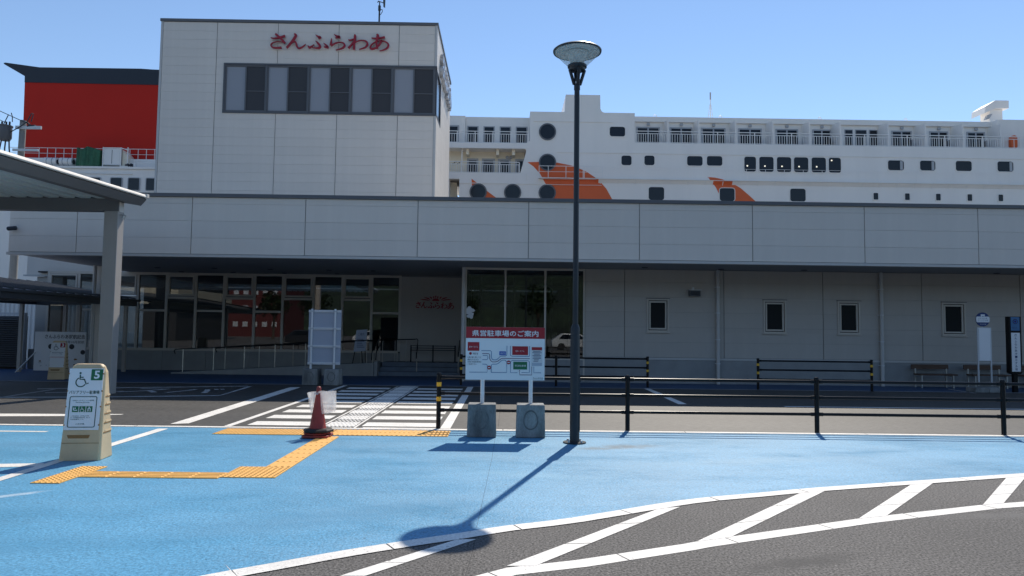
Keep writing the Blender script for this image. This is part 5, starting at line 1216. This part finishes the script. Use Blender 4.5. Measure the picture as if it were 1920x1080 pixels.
# ------------------------------------------------------------------ what stands behind the viewer and shows in the glass
cb = thing('parking_garage', (-48, -30, 0), 'cream storeyed building mirrored in the left-hand windows', 'building')
for k in range(1, 5): MB().box(-66, -37.5, -44, -28, 3.1*k+.75, 3.1*k+2.95).build('storey', 'cream_wall', cb)
MB().box(-65.8, -37.8, -43.8, -28.4, 0, 15.6).build('core', 'interior_dark', cb)
rb = thing('brick_building', (-46, -80, 0), 'dark red building mirrored in the middle windows', 'building')
MB().box(-51.5, -40.5, -90, -75, 0, 10.2).build('wall', 'brick_red', rb)
for i in range(6):
    for j in range(3): MB().box(-50.8+1.75*i, -49.9+1.75*i, -75.0, -74.93, 1.8+2.9*j, 2.7+2.9*j).build('window', 'galv', rb)
n = 40; m_ = 10; mb = MB(); vs = []
for i in range(n+1):
    for j in range(m_+1):
        x = -260+520*i/n; t = j/m_; y = -105-170*t
        h = (t**.8)*(46+14*math.sin(i*.6)+9*math.sin(i*1.7+j))*(.55+.45*math.sin(math.pi*min(1, max(0, (i+4)/(n+8)))))
        vs.append((x, y, h+random.uniform(0, 2.5)*(t > 0)))
mb.add(vs, [(i*(m_+1)+j, i*(m_+1)+j+1, (i+1)*(m_+1)+j+1, (i+1)*(m_+1)+j) for i in range(n) for j in range(m_)])
mb.v = [tuple(v) for v in mb.v]; mb.f = [f[::-1] for f in mb.f]
struct('wooded_hill', mb, 'leaf_hill', smooth=False)
def tree(x, y, h, r, label):
    t = thing('tree', (x, y, 0), label, 'tree', 'trees mirrored in the glass')
    MB().tube((x, y, 0), (x+.1, y, h*.55), .22, 8, r1=.12).tube((x+.05, y, h*.4), (x+r*.5, y+.2, h*.7), .09, 6, r1=.04).tube((x+.05, y, h*.42), (x-r*.5, y-.2, h*.72), .09, 6, r1=.04).build('trunk', 'bark', t)
    mb = MB()
    for k in range(900):
        a = random.uniform(0, 6.283); b = math.acos(random.uniform(-1, 1)); q = r*random.uniform(.45, 1.0)*(.8+.2*math.sin(3*a+2*b))
        c = Vector((x+q*math.sin(b)*math.cos(a), y+q*math.sin(b)*math.sin(a), h*.66+q*.85*math.cos(b)))
        u = Vector((random.gauss(0, 1), random.gauss(0, 1), random.gauss(0, 1))).normalized(); v = u.orthogonal().normalized(); s_ = random.uniform(.16, .34)
        mb.add([c-u*s_, c+v*s_*.6, c+u*s_, c-v*s_*.6], [(0, 1, 2, 3)])
    mb.build('crown', 'leaf', t)
for x, y, h, r, l in ((-33, -48, 7.5, 2.6, 'leafy tree mirrored between the cream and red buildings'), (-30, -58, 8.5, 3.0, 'leafy tree mirrored right of the red building'), (4, -40, 8, 2.8, 'leafy tree mirrored in the porch glass'), (-6, -60, 8, 2.9, 'leafy tree mirrored left of the porch')):
    tree(x, y, h, r, l)
def box_truck(x, y, label):
    t = thing('box_truck', (x, y, 0), label, 'truck')
    MB().box(x-3.2, x+1.6, y-1.15, y+1.15, .95, 3.35).build('cargo_box', 'galv', t, bevel=.05)
    MB().prism([(x+1.75, .55), (x+3.3, .55), (x+3.35, 1.3), (x+3.05, 2.35), (x+1.75, 2.45)], y-1.05, y+1.05).build('cab', 'car_white', t, bevel=.06)
    MB().prism([(x+2.0, 1.5), (x+2.9, 1.5), (x+2.75, 2.2), (x+2.0, 2.25)], y+1.051, y+1.07).build('side_window', 'ship_glass', t)
    for wx in (x-2.2, x+2.4):
        for s_ in (-1, 1): MB().tube((wx, y+s_*.8, .45), (wx, y+s_*1.08, .45), .45, 16).build('wheel', 'rubber', t)
def car(x, y, m, label):
    t = thing('parked_car', (x, y, 0), label, 'car', 'parked cars mirrored in the glass')
    MB().prism([(x-2.1, .3), (x+2.1, .3), (x+2.15, .65), (x+1.95, .85), (x+1.0, .95), (x+.35, 1.42), (x-1.2, 1.46), (x-1.9, 1.0), (x-2.15, .8)], y-.82, y+.82).build('body', m, t, bevel=.07)
    for s_ in (-1, 1): MB().prism([(x-1.5, .98), (x+.85, .98), (x+.28, 1.36), (x-1.15, 1.39)], y+s_*.825-.006, y+s_*.825+.006).build('side_window', 'ship_glass', t)
    for wx in (x-1.3, x+1.35):
        for s_ in (-1, 1): MB().tube((wx, y+s_*.62, .32), (wx, y+s_*.85, .32), .32, 16).build('wheel', 'rubber', t)
for x, y, m, l in ((-13, -18, 'car_white', 'white car mirrored in the windows left of the logo wall'), (-18.5, -14, 'car_dark', 'dark car mirrored beside the white one'), (6.2, -16, 'galv', 'pale car mirrored low in the porch glass')): car(x, y, m, l)
